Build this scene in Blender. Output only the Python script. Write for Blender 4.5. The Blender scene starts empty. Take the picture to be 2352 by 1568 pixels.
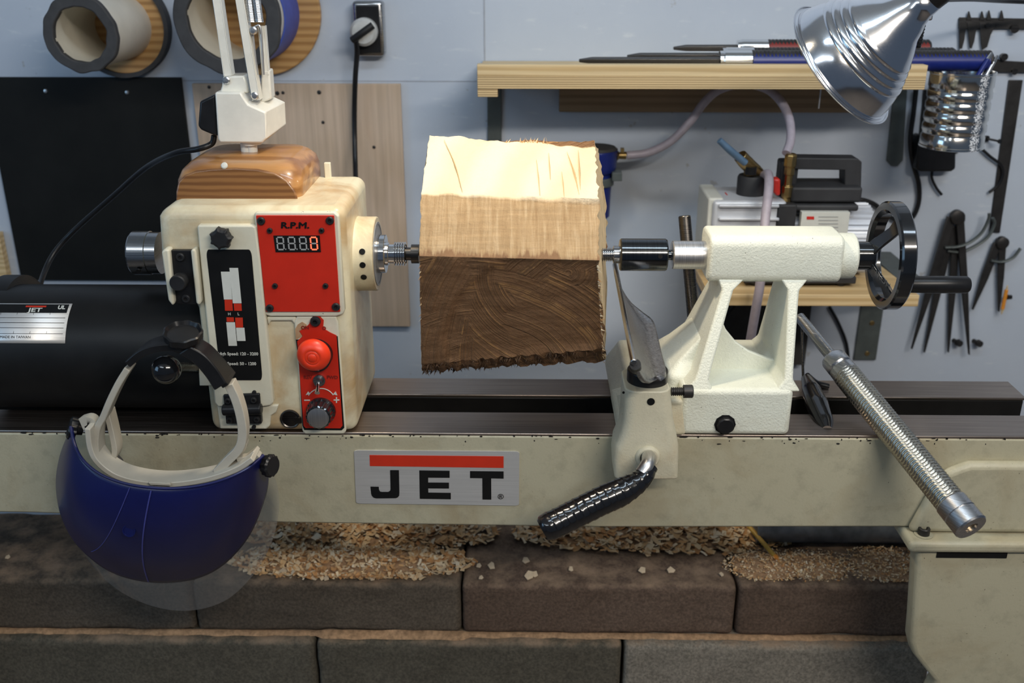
import bpy, bmesh, math, random
from mathutils import Vector, Matrix, noise
R = math.radians
random.seed(7)
S = bpy.context.scene
C = S.collection
# ------------------------------------------------------------ camera
F = 2287.0
TH = R(22.0); YAW = R(0.78)
CAM = Vector((0.0, -1.083, 0.559))
cd = bpy.data.cameras.new('camera'); cam = bpy.data.objects.new('camera', cd); C.objects.link(cam)
cam.location = CAM; cam.rotation_euler = (R(90) - TH, 0, YAW)
cd.sensor_width = 36.0; cd.lens = 36.0 * F / 2352.0
cd.clip_start = 0.02
cd.dof.use_dof = True; cd.dof.focus_distance = 1.2; cd.dof.aperture_fstop = 5.0
S.camera = cam
CM = cam.rotation_euler.to_matrix()
# ------------------------------------------------------------ world, exposure
w = bpy.data.worlds.new('world'); S.world = w; w.use_nodes = True
w.node_tree.nodes['Background'].inputs[0].default_value = (0.45, 0.60, 0.85, 1)
w.node_tree.nodes['Background'].inputs[1].default_value = 0.13
S.view_settings.view_transform = 'Standard'; S.view_settings.look = 'None'
S.view_settings.gamma = 1; S.view_settings.use_curve_mapping = False
S.view_settings.exposure = 0.0
# ------------------------------------------------------------ lights
def area(name, loc, target, sx, sy, e, col, shape='RECTANGLE'):
    l = bpy.data.lights.new(name, 'AREA'); l.shape = shape; l.size = sx; l.size_y = sy
    l.energy = e; l.color = col
    o = bpy.data.objects.new(name, l); C.objects.link(o); o.location = loc
    d = Vector(target) - Vector(loc); o.rotation_euler = d.to_track_quat('-Z', 'Y').to_euler()
    return o
def spot(name, loc, target, e, col, ang, blend=0.6, rad=0.03):
    l = bpy.data.lights.new(name, 'SPOT'); l.energy = e; l.color = col; l.spot_size = R(ang); l.spot_blend = blend
    l.shadow_soft_size = rad
    o = bpy.data.objects.new(name, l); C.objects.link(o); o.location = loc
    d = Vector(target) - Vector(loc); o.rotation_euler = d.to_track_quat('-Z', 'Y').to_euler()
    return o
area('tube_light', (0.85, -1.60, 1.36), (0.3, 0.5, 0.2), 1.2, 0.09, 26, (1.0, 0.93, 0.84))
area('tube_light', (-0.95, -1.60, 1.36), (-0.2, 0.5, 0.3), 1.0, 0.09, 5, (0.80, 0.90, 1.0))
area('tube_light', (0.45, -0.45, 1.42), (0.45, 0.55, 0.3), 1.4, 0.10, 8, (0.70, 0.85, 1.0))
area('blue_fill_light', (-2.3, -1.2, 0.75), (0.6, 0.6, 0.3), 1.0, 1.0, 9, (0.40, 0.68, 1.0))  # added low blue fill to tint the shaded areas; no window is known here
spot('arm_lamp_bulb', (-0.06, 0.02, 0.735), (0.0, 0.05, 0.25), 11, (1.0, 0.84, 0.62), 100, 0.7, 0.035)
spot('reflector_bulb', (0.405, 0.125, 0.475), (0.12, 0.20, 0.20), 2.2, (1.0, 0.9, 0.74), 110, 0.6, 0.03)

# ------------------------------------------------------------ projection helpers
def ray(px, py):
    return (CM @ Vector(((px - 1176.0) / F, (784.0 - py) / F, -1.0)))
def at(px, py, Y=None, Z=None, X=None):
    d = ray(px, py)
    if Y is not None: t = (Y - CAM.y) / d.y
    elif Z is not None: t = (Z - CAM.z) / d.z
    else: t = (X - CAM.x) / d.x
    return CAM + d * t
def depth(p):
    return -(CM.transposed() @ (Vector(p) - CAM)).z
def ms(n, p):                       # n pixels at point p, in metres
    return n * depth(p) / F

# ------------------------------------------------------------ object helpers
WORLD = {}
def obj(name, bm, m, parent=None, bev=0.0, seg=2, ang=35, kind=None, label=None, sub=0, solid=0.0, merge=True):
    if merge: bmesh.ops.remove_doubles(bm, verts=bm.verts, dist=1e-6)
    bmesh.ops.recalc_face_normals(bm, faces=bm.faces)
    xs = [v.co for v in bm.verts]
    mn = Vector((min(v.x for v in xs), min(v.y for v in xs), min(v.z for v in xs)))
    mx = Vector((max(v.x for v in xs), max(v.y for v in xs), max(v.z for v in xs)))
    c = (mn + mx) / 2; c.z = mn.z
    for v in bm.verts: v.co -= c
    me = bpy.data.meshes.new(name); bm.to_mesh(me); bm.free()
    for mm in (m if isinstance(m, (list, tuple)) else [m]): me.materials.append(mm)
    me.shade_smooth(); me.set_sharp_from_angle(angle=R(ang))
    o = bpy.data.objects.new(name, me); C.objects.link(o)
    if parent:
        o.parent = parent; o.location = c - WORLD[parent.name]
    else: o.location = c
    WORLD[o.name] = c.copy()
    if solid:
        md = o.modifiers.new('solid', 'SOLIDIFY'); md.thickness = abs(solid); md.offset = -1 if solid > 0 else 1
    if bev:
        md = o.modifiers.new('bevel', 'BEVEL'); md.width = bev; md.segments = seg; md.limit_method = 'ANGLE'; md.angle_limit = R(30)
        md.harden_normals = False
    if sub:
        md = o.modifiers.new('sub', 'SUBSURF'); md.levels = sub; md.render_levels = sub
    if kind: o['kind'] = kind
    if label: o['label'] = label
    return o
def tag(o, label, cat, group=None):
    o['label'] = label; o['category'] = cat
    if group: o['group'] = group
    return o
def thing(name, label, cat, loc, group=None):
    o = bpy.data.objects.new(name, None); C.objects.link(o); o.location = loc
    o.empty_display_size = 0.02
    WORLD[o.name] = Vector(loc)
    return tag(o, label, cat, group)
def copy_tree(o, off, parent=None):
    c = o.copy(); C.objects.link(c)
    if parent: c.parent = parent; WORLD[c.name] = WORLD[o.name] + off
    else:
        c.location = o.location + off; WORLD[c.name] = WORLD[o.name] + off
    for ch in list(o.children): copy_tree(ch, off, c)
    return c

# ------------------------------------------------------------ mesh primitives
def B(): return bmesh.new()
def box(bm, x0, x1, y0, y1, z0, z1):
    v = [bm.verts.new((x, y, z)) for x in (x0, x1) for y in (y0, y1) for z in (z0, z1)]
    for f in ((0,1,3,2),(4,6,7,5),(0,4,5,1),(2,3,7,6),(0,2,6,4),(1,5,7,3)): bm.faces.new([v[i] for i in f])
    return bm
def prism(bm, pts, vec):
    vec = Vector(vec)
    a = [bm.verts.new(p) for p in pts]; b = [bm.verts.new(Vector(p) + vec) for p in pts]
    n = len(pts)
    bm.faces.new(a); bm.faces.new(b[::-1])
    for i in range(n): bm.faces.new([a[i], b[i], b[(i+1) % n], a[(i+1) % n]])
    return bm
def pp(bm, pts, Y, th):              # polygon given by photograph points on the plane Y, th thick towards +Y
    return prism(bm, [at(x, y, Y) for x, y in pts], (0, th, 0))
def rr(x0, y0, x1, y1, r, n=5):      # rounded rectangle points in 2d
    out = []
    for cx, cy, a0 in ((x1-r, y0+r, -90), (x1-r, y1-r, 0), (x0+r, y1-r, 90), (x0+r, y0+r, 180)):
        for i in range(n+1):
            a = R(a0 + 90*i/n); out.append((cx + r*math.cos(a), cy + r*math.sin(a)))
    return out
def quadmap(q, u, v):                # bilinear point in a photograph quad (tl, tr, br, bl)
    return ((1-v)*((1-u)*q[0][0]+u*q[1][0]) + v*((1-u)*q[3][0]+u*q[2][0]),
            (1-v)*((1-u)*q[0][1]+u*q[1][1]) + v*((1-u)*q[3][1]+u*q[2][1]))
def frame(d):
    d = d.normalized(); up = Vector((0,0,1)) if abs(d.z) < 0.9 else Vector((1,0,0))
    a = d.cross(up).normalized(); b = a.cross(d).normalized(); return a, b
def rev(bm, p0, axis, prof, n=40, cap=True):
    axis = Vector(axis).normalized(); p0 = Vector(p0); a, b = frame(axis)
    rings = []
    for t, r in prof:
        rings.append([bm.verts.new(p0 + axis*t + (a*math.cos(2*math.pi*i/n) + b*math.sin(2*math.pi*i/n))*max(r, 1e-5)) for i in range(n)])
    for k in range(len(rings)-1):
        for i in range(n): bm.faces.new([rings[k][i], rings[k][(i+1)%n], rings[k+1][(i+1)%n], rings[k+1][i]])
    if cap: bm.faces.new(rings[0][::-1]); bm.faces.new(rings[-1])
    return bm
def cyl(bm, p0, p1, r0, r1=None, n=32):
    p0 = Vector(p0); p1 = Vector(p1)
    return rev(bm, p0, p1-p0, [(0, r0), ((p1-p0).length, r0 if r1 is None else r1)], n)
def sph(bm, c, r, n=32, m=18):
    return rev(bm, Vector(c), (0,0,1), [(-r*math.cos(math.pi*i/m), r*math.sin(math.pi*i/m)) for i in range(m+1)], n, cap=False)
def catmull(P, per=8):
    P = [Vector(p) for p in P]; out = []
    Q = [2*P[0]-P[1]] + P + [2*P[-1]-P[-2]]
    for i in range(1, len(Q)-2):
        for k in range(per):
            t = k/per
            out.append(0.5*((2*Q[i]) + (Q[i+1]-Q[i-1])*t + (2*Q[i-1]-5*Q[i]+4*Q[i+1]-Q[i+2])*t*t + (-Q[i-1]+3*Q[i]-3*Q[i+1]+Q[i+2])*t**3))
    out.append(P[-1]); return out
def resamp(P, n):
    P = [Vector(p) for p in P]; L = [0]
    for i in range(1, len(P)): L.append(L[-1] + (P[i]-P[i-1]).length)
    out = []; j = 0
    for k in range(n):
        s = L[-1]*k/(n-1)
        while j < len(P)-2 and L[j+1] < s: j += 1
        t = (s-L[j])/max(L[j+1]-L[j], 1e-9); out.append(P[j].lerp(P[j+1], min(t, 1)))
    return out
def tube(bm, pts, r, n=14, smooth=8, cap=True, flat=1.0):
    P = catmull(pts, smooth) if smooth else [Vector(p) for p in pts]
    N = len(P)
    rad = (lambda t: r) if not isinstance(r, (list, tuple)) else (lambda t: r[min(int(t*(len(r)-1)), len(r)-2)]*(1-(t*(len(r)-1)-min(int(t*(len(r)-1)), len(r)-2))) + r[min(int(t*(len(r)-1)), len(r)-2)+1]*(t*(len(r)-1)-min(int(t*(len(r)-1)), len(r)-2)))
    rings = []; a = None
    for i, p in enumerate(P):
        d = (P[min(i+1, N-1)] - P[max(i-1, 0)]).normalized()
        if a is None: a, b = frame(d)
        else:
            a = (a - d*a.dot(d)).normalized(); b = a.cross(d).normalized()
        rd = rad(i/(N-1))
        rings.append([bm.verts.new(p + (a*math.cos(2*math.pi*k/n) + b*flat*math.sin(2*math.pi*k/n))*rd) for k in range(n)])
    for k in range(N-1):
        for i in range(n): bm.faces.new([rings[k][i], rings[k][(i+1)%n], rings[k+1][(i+1)%n], rings[k+1][i]])
    if cap: bm.faces.new(rings[0][::-1]); bm.faces.new(rings[-1])
    return bm
def loft(bm, rings, closed=True, cap=True):
    V = [[bm.verts.new(p) for p in r] for r in rings]; n = len(V[0])
    for k in range(len(V)-1):
        for i in range(n if closed else n-1):
            bm.faces.new([V[k][i], V[k][(i+1)%n], V[k+1][(i+1)%n], V[k+1][i]])
    if cap and closed: bm.faces.new(V[0][::-1]); bm.faces.new(V[-1])
    return bm
def rsec(x0, x1, y0, y1, z, r, n=5):
    return [Vector((x, y, z)) for x, y in rr(x0, y0, x1, y1, r, n)]
def ribbon(bm, A, Bc, n=40):         # surface between two curves
    A = resamp(catmull(A, 10), n); Bc = resamp(catmull(Bc, 10), n)
    return loft(bm, [A, Bc], closed=False)
def tmesh(bm, s, size, mapf, ext=0.0, bold=0.0, align='CENTER', sx=1.0, shear=0.0):
    cu = bpy.data.curves.new('t', 'FONT'); cu.body = s; cu.size = size; cu.extrude = ext; cu.offset = bold
    cu.align_x = align; cu.align_y = 'CENTER'; cu.shear = shear; cu.resolution_u = 3
    o = bpy.data.objects.new('t', cu); C.objects.link(o)
    dg = bpy.context.evaluated_depsgraph_get(); me = bpy.data.meshes.new_from_object(o.evaluated_get(dg))
    base = len(bm.verts); vs = [bm.verts.new(mapf(v.co.x*sx, v.co.y, v.co.z)) for v in me.vertices]
    for p in me.polygons:
        try: bm.faces.new([vs[i] for i in p.vertices])
        except ValueError: pass
    bpy.data.objects.remove(o); bpy.data.curves.remove(cu); bpy.data.meshes.remove(me)
    return bm
def ptext(bm, s, px, py, Y, hpx, ext=0.0004, bold=0.0, sx=1.0, align='CENTER', shear=0.0, tilt=0.0):
    c = at(px, py, Y); size = ms(hpx, c)/0.70
    ca, sa = math.cos(tilt), math.sin(tilt)
    return tmesh(bm, s, size, lambda x, y, z: c + Vector((x*ca-y*sa, -z, x*sa+y*ca)), ext, bold, align, sx, shear)

# ------------------------------------------------------------ materials
def nm(name):
    m = bpy.data.materials.new(name); m.use_nodes = True
    nt = m.node_tree; b = nt.nodes['Principled BSDF']; return m, nt, b
def N(nt, t, **k):
    n = nt.nodes.new(t)
    for a, v in k.items():
        if a in n.inputs: n.inputs[a].default_value = v
        else: setattr(n, a, v)
    return n
def ramp(nt, src, stops):
    r = nt.nodes.new('ShaderNodeValToRGB'); el = r.color_ramp.elements
    while len(el) < len(stops): el.new(0.5)
    for e, (p, c) in zip(el, stops):
        e.position = p; e.color = (*c, 1) if len(c) == 3 else c
    nt.links.new(src, r.inputs[0]); return r
def coords(nt, scale=(1,1,1), rot=(0,0,0), loc=(0,0,0), kind='Object'):
    tc = nt.nodes.new('ShaderNodeTexCoord'); mp = nt.nodes.new('ShaderNodeMapping')
    mp.inputs['Scale'].default_value = scale; mp.inputs['Rotation'].default_value = rot; mp.inputs['Location'].default_value = loc
    nt.links.new(tc.outputs[kind], mp.inputs[0]); return mp.outputs[0]
def mix(nt, f, a, b, blend='MIX'):
    m = nt.nodes.new('ShaderNodeMix'); m.data_type = 'RGBA'; m.blend_type = blend
    for sock, v in ((m.inputs[0], f), (m.inputs[6], a), (m.inputs[7], b)):
        if hasattr(v, 'links'): nt.links.new(v, sock)
        elif isinstance(v, (int, float)): sock.default_value = v
        else: sock.default_value = (*v, 1)
    return m.outputs[2]
def noi(nt, vec, scale, detail=3, rough=0.5, dist=0.0):
    n = N(nt, 'ShaderNodeTexNoise'); n.inputs['Scale'].default_value = scale; n.inputs['Detail'].default_value = detail
    n.inputs['Roughness'].default_value = rough; n.inputs['Distortion'].default_value = dist
    if vec: nt.links.new(vec, n.inputs['Vector'])
    return n.outputs[0]
def bump(nt, b, h, strength=0.3, dist=0.001):
    bn = nt.nodes.new('ShaderNodeBump'); bn.inputs['Strength'].default_value = strength; bn.inputs['Distance'].default_value = dist
    nt.links.new(h, bn.inputs['Height']); nt.links.new(bn.outputs[0], b.inputs['Normal']); return bn
def plain(name, col, rough=0.5, metal=0.0, var=0.12, ns=60, bmp=0.0, bs=400, coat=0.0, emit=None, es=0):
    m, nt, b = nm(name); v = coords(nt)
    n = noi(nt, v, ns, 4, 0.6)
    lo = tuple(c*(1-var) for c in col); hi = tuple(min(1, c*(1+var)) for c in col)
    r = ramp(nt, n, [(0.3, lo), (0.7, hi)]); nt.links.new(r.outputs[0], b.inputs['Base Color'])
    b.inputs['Roughness'].default_value = rough; b.inputs['Metallic'].default_value = metal
    if coat: b.inputs['Coat Weight'].default_value = coat; b.inputs['Coat Roughness'].default_value = 0.08
    if bmp: bump(nt, b, noi(nt, v, bs, 3, 0.6), bmp, 0.0008)
    if emit: b.inputs['Emission Color'].default_value = (*emit, 1); b.inputs['Emission Strength'].default_value = es
    return m
def paint(name, col=(0.66, 0.62, 0.46), stain=(0.36, 0.22, 0.09), amt=0.5, rough=0.42, bmp=0.25, bs=500, speck=True, grime=0.25, chips=False):
    m, nt, b = nm(name); v = coords(nt)
    s1 = noi(nt, v, 9, 5, 0.62, 0.6)
    fs = ramp(nt, s1, [(0.56-0.14*amt, (0,0,0)), (0.76-0.05*amt, (amt, amt, amt))])
    c = mix(nt, fs.outputs[0], col, stain)
    g = noi(nt, v, 40, 5, 0.7)
    fg = ramp(nt, g, [(0.5, (0,0,0)), (0.75, (grime,)*3)])
    c = mix(nt, fg.outputs[0], c, tuple(x*0.55 for x in col))
    if speck:
        sp = noi(nt, v, 330, 2, 0.5); fp = ramp(nt, sp, [(0.73, (0,0,0)), (0.77, (0.8,)*3)])
        c = mix(nt, fp.outputs[0], c, (0.07, 0.055, 0.035))
    if chips:
        cp = noi(nt, v, 70, 4, 0.7); fc = ramp(nt, cp, [(0.70, (0,0,0)), (0.71, (1,)*3)])
        c = mix(nt, fc.outputs[0], c, (0.03, 0.025, 0.02))
    nt.links.new(c, b.inputs['Base Color']); b.inputs['Roughness'].default_value = rough
    bump(nt, b, noi(nt, v, bs, 3, 0.55), bmp, 0.0015)
    return m
def wood(name, c0, c1, scale=(1,1,1), rot=(0,0,0), ws=30, dist=4, rough=0.55, bmp=0.15, coat=0.0, knots=False, fine=(4, 200, 200)):
    m, nt, b = nm(name); v = coords(nt, scale, rot)
    wv = N(nt, 'ShaderNodeTexWave'); wv.bands_direction = 'Z'; wv.inputs['Scale'].default_value = ws
    wv.inputs['Distortion'].default_value = dist; wv.inputs['Detail'].default_value = 3; wv.inputs['Detail Scale'].default_value = 1.2
    nt.links.new(v, wv.inputs[0])
    r = ramp(nt, wv.outputs[1], [(0.1, c0), (0.8, c1)])
    v2 = coords(nt, fine); fn = noi(nt, v2, 1, 4, 0.6)
    rf = ramp(nt, fn, [(0.3, (0.78,)*3), (0.7, (1.1,)*3)])
    c = mix(nt, 0.8, r.outputs[0], rf.outputs[0], 'MULTIPLY')
    if knots:
        kn = noi(nt, coords(nt), 16, 2, 0.4); kr = ramp(nt, kn, [(0.72, (0,0,0)), (0.76, (0.8,)*3)]); c = mix(nt, kr.outputs[0], c, tuple(x*0.3 for x in c0))
    nt.links.new(c, b.inputs['Base Color']); b.inputs['Roughness'].default_value = rough
    if coat: b.inputs['Coat Weight'].default_value = coat; b.inputs['Coat Roughness'].default_value = 0.07
    bump(nt, b, fn, bmp, 0.001)
    return m
def metal(name, col=(0.6, 0.6, 0.6), rough=0.25, aniso=(2, 2, 300), amt=0.15, var=0.15, metallic=1.0):
    m, nt, b = nm(name); v = coords(nt, aniso); n = noi(nt, v, 3, 4, 0.6)
    r = ramp(nt, n, [(0.3, tuple(c*(1-var) for c in col)), (0.7, tuple(min(1, c*(1+var)) for c in col))])
    nt.links.new(r.outputs[0], b.inputs['Base Color']); b.inputs['Metallic'].default_value = metallic
    rr_ = ramp(nt, n, [(0.2, (max(0.02, rough-amt),)*3), (0.8, (rough+amt,)*3)]); nt.links.new(rr_.outputs[0], b.inputs['Roughness'])
    return m
M = {}
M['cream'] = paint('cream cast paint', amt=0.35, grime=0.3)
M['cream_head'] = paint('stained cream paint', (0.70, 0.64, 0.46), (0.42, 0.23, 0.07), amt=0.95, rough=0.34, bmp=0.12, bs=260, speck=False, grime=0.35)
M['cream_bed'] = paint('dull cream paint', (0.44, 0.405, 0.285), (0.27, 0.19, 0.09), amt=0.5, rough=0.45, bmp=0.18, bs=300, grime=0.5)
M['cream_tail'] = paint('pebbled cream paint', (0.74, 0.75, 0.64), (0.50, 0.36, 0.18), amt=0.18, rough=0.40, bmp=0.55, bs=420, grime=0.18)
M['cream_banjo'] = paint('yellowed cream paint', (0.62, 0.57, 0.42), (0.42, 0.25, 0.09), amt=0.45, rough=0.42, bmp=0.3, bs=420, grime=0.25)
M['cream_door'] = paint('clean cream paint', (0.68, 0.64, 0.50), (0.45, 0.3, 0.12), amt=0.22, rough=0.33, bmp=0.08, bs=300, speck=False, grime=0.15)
M['chipped'] = paint('chipped cream paint', (0.68, 0.64, 0.50), (0.45, 0.3, 0.12), amt=0.2, rough=0.4, bmp=0.1, speck=False, chips=True)
M['lampwhite'] = plain('lamp enamel', (0.78, 0.75, 0.66), 0.28, 0, 0.08, 30, 0.05, 300, coat=0.3)
M['red'] = plain('red panel', (0.56, 0.022, 0.008), 0.38, 0, 0.12, 14)
M['redbtn'] = plain('red button', (0.80, 0.045, 0.012), 0.38, 0, 0.06, 40)
M['redbar'] = plain('red print', (0.55, 0.03, 0.01), 0.4, 0, 0.05)
M['black'] = plain('black plastic', (0.012, 0.012, 0.013), 0.32, 0, 0.2)
M['blacksat'] = plain('black satin', (0.016, 0.016, 0.017), 0.5, 0, 0.25, 40, 0.1)
M['blackgloss'] = plain('black gloss', (0.008, 0.009, 0.011), 0.12, 0, 0.2, coat=0.4)
M['label'] = plain('black label', (0.008, 0.008, 0.008), 0.35, 0, 0.15)
M['motor'] = plain('black motor enamel', (0.008, 0.0075, 0.007), 0.42, 0, 0.3, 20, 0.05)
M['white'] = plain('white print', (0.62, 0.62, 0.56), 0.5, 0, 0.04)
M['greyink'] = plain('grey print', (0.35, 0.35, 0.34), 0.5, 0, 0.05)
M['darkred'] = plain('dark red print', (0.20, 0.012, 0.006), 0.5, 0, 0.1)
M['torn'] = plain('torn label backing', (0.42, 0.25, 0.13), 0.8, 0, 0.3, 60)
M['lcdlit'] = plain('lit red segment', (0.8, 0.1, 0.05), 0.4, emit=(1.0, 0.13, 0.06), es=1.6)
M['restblade'] = metal('worn tool rest steel', (0.30, 0.30, 0.31), 0.36, (120, 120, 120), 0.1, 0.35, 0.9)
M['steel'] = metal('ground steel', (0.42, 0.42, 0.42), 0.22)
M['bright'] = metal('bright steel', (0.72, 0.72, 0.72), 0.12, amt=0.06)
M['quill'] = metal('satin quill steel', (0.62, 0.61, 0.60), 0.36, (300, 2, 2), 0.06)
M['darksteel'] = metal('dark oiled steel', (0.11, 0.10, 0.09), 0.3)
M['blackchrome'] = metal('blackened live centre', (0.10, 0.105, 0.11), 0.13, (300, 2, 2), 0.05)
M['bedtop'] = metal('bed way steel', (0.36, 0.30, 0.26), 0.38, (2, 120, 2), 0.08, 0.25)
M['toolalu'] = metal('turned aluminium', (0.55, 0.55, 0.56), 0.28, (3, 3, 400), 0.06, 0.12)
M['alu'] = metal('aluminium plate', (0.66, 0.65, 0.63), 0.42, (3, 1, 400), 0.08, 0.12, 0.55)
M['chrome'] = metal('spun aluminium shade', (0.78, 0.79, 0.82), 0.15, (500, 500, 500), 0.05, 0.06)
M['tin'] = metal('tinned can', (0.72, 0.71, 0.68), 0.16, (60, 60, 60), 0.06, 0.15)
M['brass'] = metal('aged brass', (0.42, 0.29, 0.12), 0.35)
M['braid'] = metal('braided steel wire', (0.50, 0.47, 0.40), 0.28, (200, 200, 200), 0.1, 0.3)
M['castdark'] = plain('dark cast tool steel', (0.045, 0.042, 0.04), 0.45, 0.6, 0.3, 40)
M['greymetal'] = plain('grey painted steel', (0.10, 0.115, 0.11), 0.5, 0.3, 0.2, 30)
M['tape'] = plain('black electrical tape', (0.008, 0.008, 0.009), 0.16, 0, 0.2, 50, 0.12, 90, coat=0.5)
M['rubber'] = plain('grey rubber', (0.045, 0.044, 0.045), 0.75, 0, 0.2, 60, 0.2, 120)
M['pvc'] = plain('pvc', (0.72, 0.66, 0.54), 0.4, 0, 0.08, 15)
M['bluepl'] = plain('blue plastic', (0.008, 0.018, 0.15), 0.35, 0, 0.1)
M['shield'] = plain('blue visor crown', (0.006, 0.009, 0.075), 0.30, 0, 0.15, 12, 0.05, 200)
M['strap'] = plain('white plastic strap', (0.46, 0.43, 0.36), 0.42, 0, 0.1, 25)
M['hose'] = plain('clear vinyl hose', (0.42, 0.37, 0.42), 0.35, 0, 0.1, 90)
M['pumpgrey'] = plain('pump casting', (0.60, 0.62, 0.66), 0.4, 0.2, 0.06)
M['dustblack'] = plain('dusty black plastic', (0.022, 0.022, 0.024), 0.6, 0, 0.5, 12)
M['reddull'] = plain('red plastic', (0.6, 0.03, 0.02), 0.4)
M['split'] = plain('split grain', (0.50, 0.33, 0.16), 0.8)
M['orange'] = plain('orange pencil', (0.75, 0.28, 0.03), 0.45)
M['pine'] = wood('pine board', (0.58, 0.40, 0.19), (0.74, 0.56, 0.31), (0.25, 6, 6), ws=5, dist=5, fine=(3, 60, 160))
M['ply'] = wood('plywood edge', (0.36, 0.24, 0.11), (0.70, 0.52, 0.28), (0.3, 1, 10), ws=9, dist=0.5, fine=(3, 60, 160))
M['darkpine'] = wood('dull board', (0.26, 0.17, 0.09), (0.34, 0.23, 0.13), (0.25, 6, 6), ws=4, dist=4, fine=(3, 60, 160))
M['panel'] = wood('birch plywood panel', (0.55, 0.41, 0.29), (0.59, 0.445, 0.325), (4, 1, 0.4), ws=5, dist=5, knots=True, fine=(120, 20, 3))
M['discwood'] = wood('varnished disc', (0.40, 0.20, 0.06), (0.58, 0.33, 0.12), (0.4, 1, 3), ws=8, dist=3, coat=0.3)
M['mount'] = wood('varnished block', (0.27, 0.115, 0.03), (0.44, 0.22, 0.075), (0.5, 2, 2.5), ws=7, dist=9, rough=0.35, coat=0.5, fine=(6, 60, 120))
for k_ in ('motor', 'black', 'label', 'blacksat'): M[k_].node_tree.nodes['Principled BSDF'].inputs['Specular IOR Level'].default_value = 0.3
M['mountfront'] = wood('end grain of block', (0.17, 0.07, 0.02), (0.27, 0.125, 0.04), (0.6, 1, 3), ws=14, dist=3, rough=0.35, coat=0.4, fine=(6, 60, 120)); M['board'] = plain('black rubber sheet', (0.009, 0.009, 0.008), 0.6, 0, 0.3, 8); M['board'].node_tree.nodes['Principled BSDF'].inputs['Specular IOR Level'].default_value = 0.2
# chip / shaving material with per-island colour
m, nt, b = nm('wood shavings'); g = nt.nodes.new('ShaderNodeNewGeometry')
r = ramp(nt, g.outputs['Random Per Island'], [(0.0, (0.52, 0.25, 0.09)), (0.35, (0.68, 0.42, 0.19)), (0.7, (0.80, 0.62, 0.38)), (1.0, (0.86, 0.76, 0.58))])
nt.links.new(r.outputs[0], b.inputs['Base Color']); b.inputs['Roughness'].default_value = 0.8; M['chips'] = m
M['palechip'] = plain('pale chip', (0.62, 0.50, 0.35), 0.8, 0, 0.15, 90)
M['dust'] = plain('fine sawdust', (0.40, 0.25, 0.14), 0.95, 0, 0.35, 150, 0.6, 700)
# wall
m, nt, b = nm('painted wall'); v = coords(nt)
n1 = noi(nt, v, 2.5, 5, 0.6); r = ramp(nt, n1, [(0.3, (0.46, 0.51, 0.59)), (0.7, (0.53, 0.58, 0.65))])
sm = noi(nt, coords(nt, (9, 9, 34), (0, 0.7, 0)), 2, 5, 0.65); fs = ramp(nt, sm, [(0.60, (0,)*3), (0.70, (0.4,)*3)])
c = mix(nt, fs.outputs[0], r.outputs[0], (0.70, 0.73, 0.74))
dn = noi(nt, v, 34, 3, 0.6); fd = ramp(nt, dn, [(0.70, (0,)*3), (0.74, (0.5,)*3)]); c = mix(nt, fd.outputs[0], c, (0.30, 0.27, 0.24))
nt.links.new(c, b.inputs['Base Color']); b.inputs['Roughness'].default_value = 0.5; bump(nt, b, noi(nt, v, 60, 4, 0.6), 0.15, 0.002); M['wall'] = m
# concrete
def concrete(name, c0, c1, dust=0.42):
    m, nt, b = nm(name); v = coords(nt); n = noi(nt, v, 7, 6, 0.65); r = ramp(nt, n, [(0.3, c0), (0.7, c1)])
    n2 = noi(nt, v, 240, 3, 0.7); r2 = ramp(nt, n2, [(0.35, (0.62,)*3), (0.65, (1.25,)*3)]); c = mix(nt, 1.0, r.outputs[0], r2.outputs[0], 'MULTIPLY')
    g = nt.nodes.new('ShaderNodeNewGeometry'); sx = nt.nodes.new('ShaderNodeSeparateXYZ'); nt.links.new(g.outputs['Normal'], sx.inputs[0])
    dz = nt.nodes.new('ShaderNodeMath'); dz.operation = 'MULTIPLY'; nt.links.new(sx.outputs[2], dz.inputs[0])
    dn = noi(nt, v, 22, 5, 0.7); rd = ramp(nt, dn, [(0.35, (0,)*3), (0.7, (1,)*3)]); nt.links.new(rd.outputs[0], dz.inputs[1])
    rz = ramp(nt, dz.outputs[0], [(0.15, (0,)*3), (0.9, (dust*2,)*3)]); c = mix(nt, rz.outputs[0], c, (0.34, 0.24, 0.16))  # upward faces lightened: sawdust, plus the brightness of lit tops put into the colour
    nt.links.new(c, b.inputs['Base Color']); b.inputs['Roughness'].default_value = 0.85; bump(nt, b, n2, 0.5, 0.002); return m
M['blockA'] = concrete('brown grey block', (0.070, 0.054, 0.038), (0.12, 0.096, 0.070))
M['blockB'] = concrete('reddish block', (0.095, 0.060, 0.040), (0.145, 0.098, 0.070))
M['blockC'] = concrete('light grey block', (0.20, 0.18, 0.145), (0.28, 0.25, 0.205))
M['blockD'] = concrete('dark grey block', (0.075, 0.066, 0.047), (0.12, 0.106, 0.078))
M['floor'] = concrete('concrete floor', (0.12, 0.115, 0.11), (0.2, 0.19, 0.18))
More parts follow.
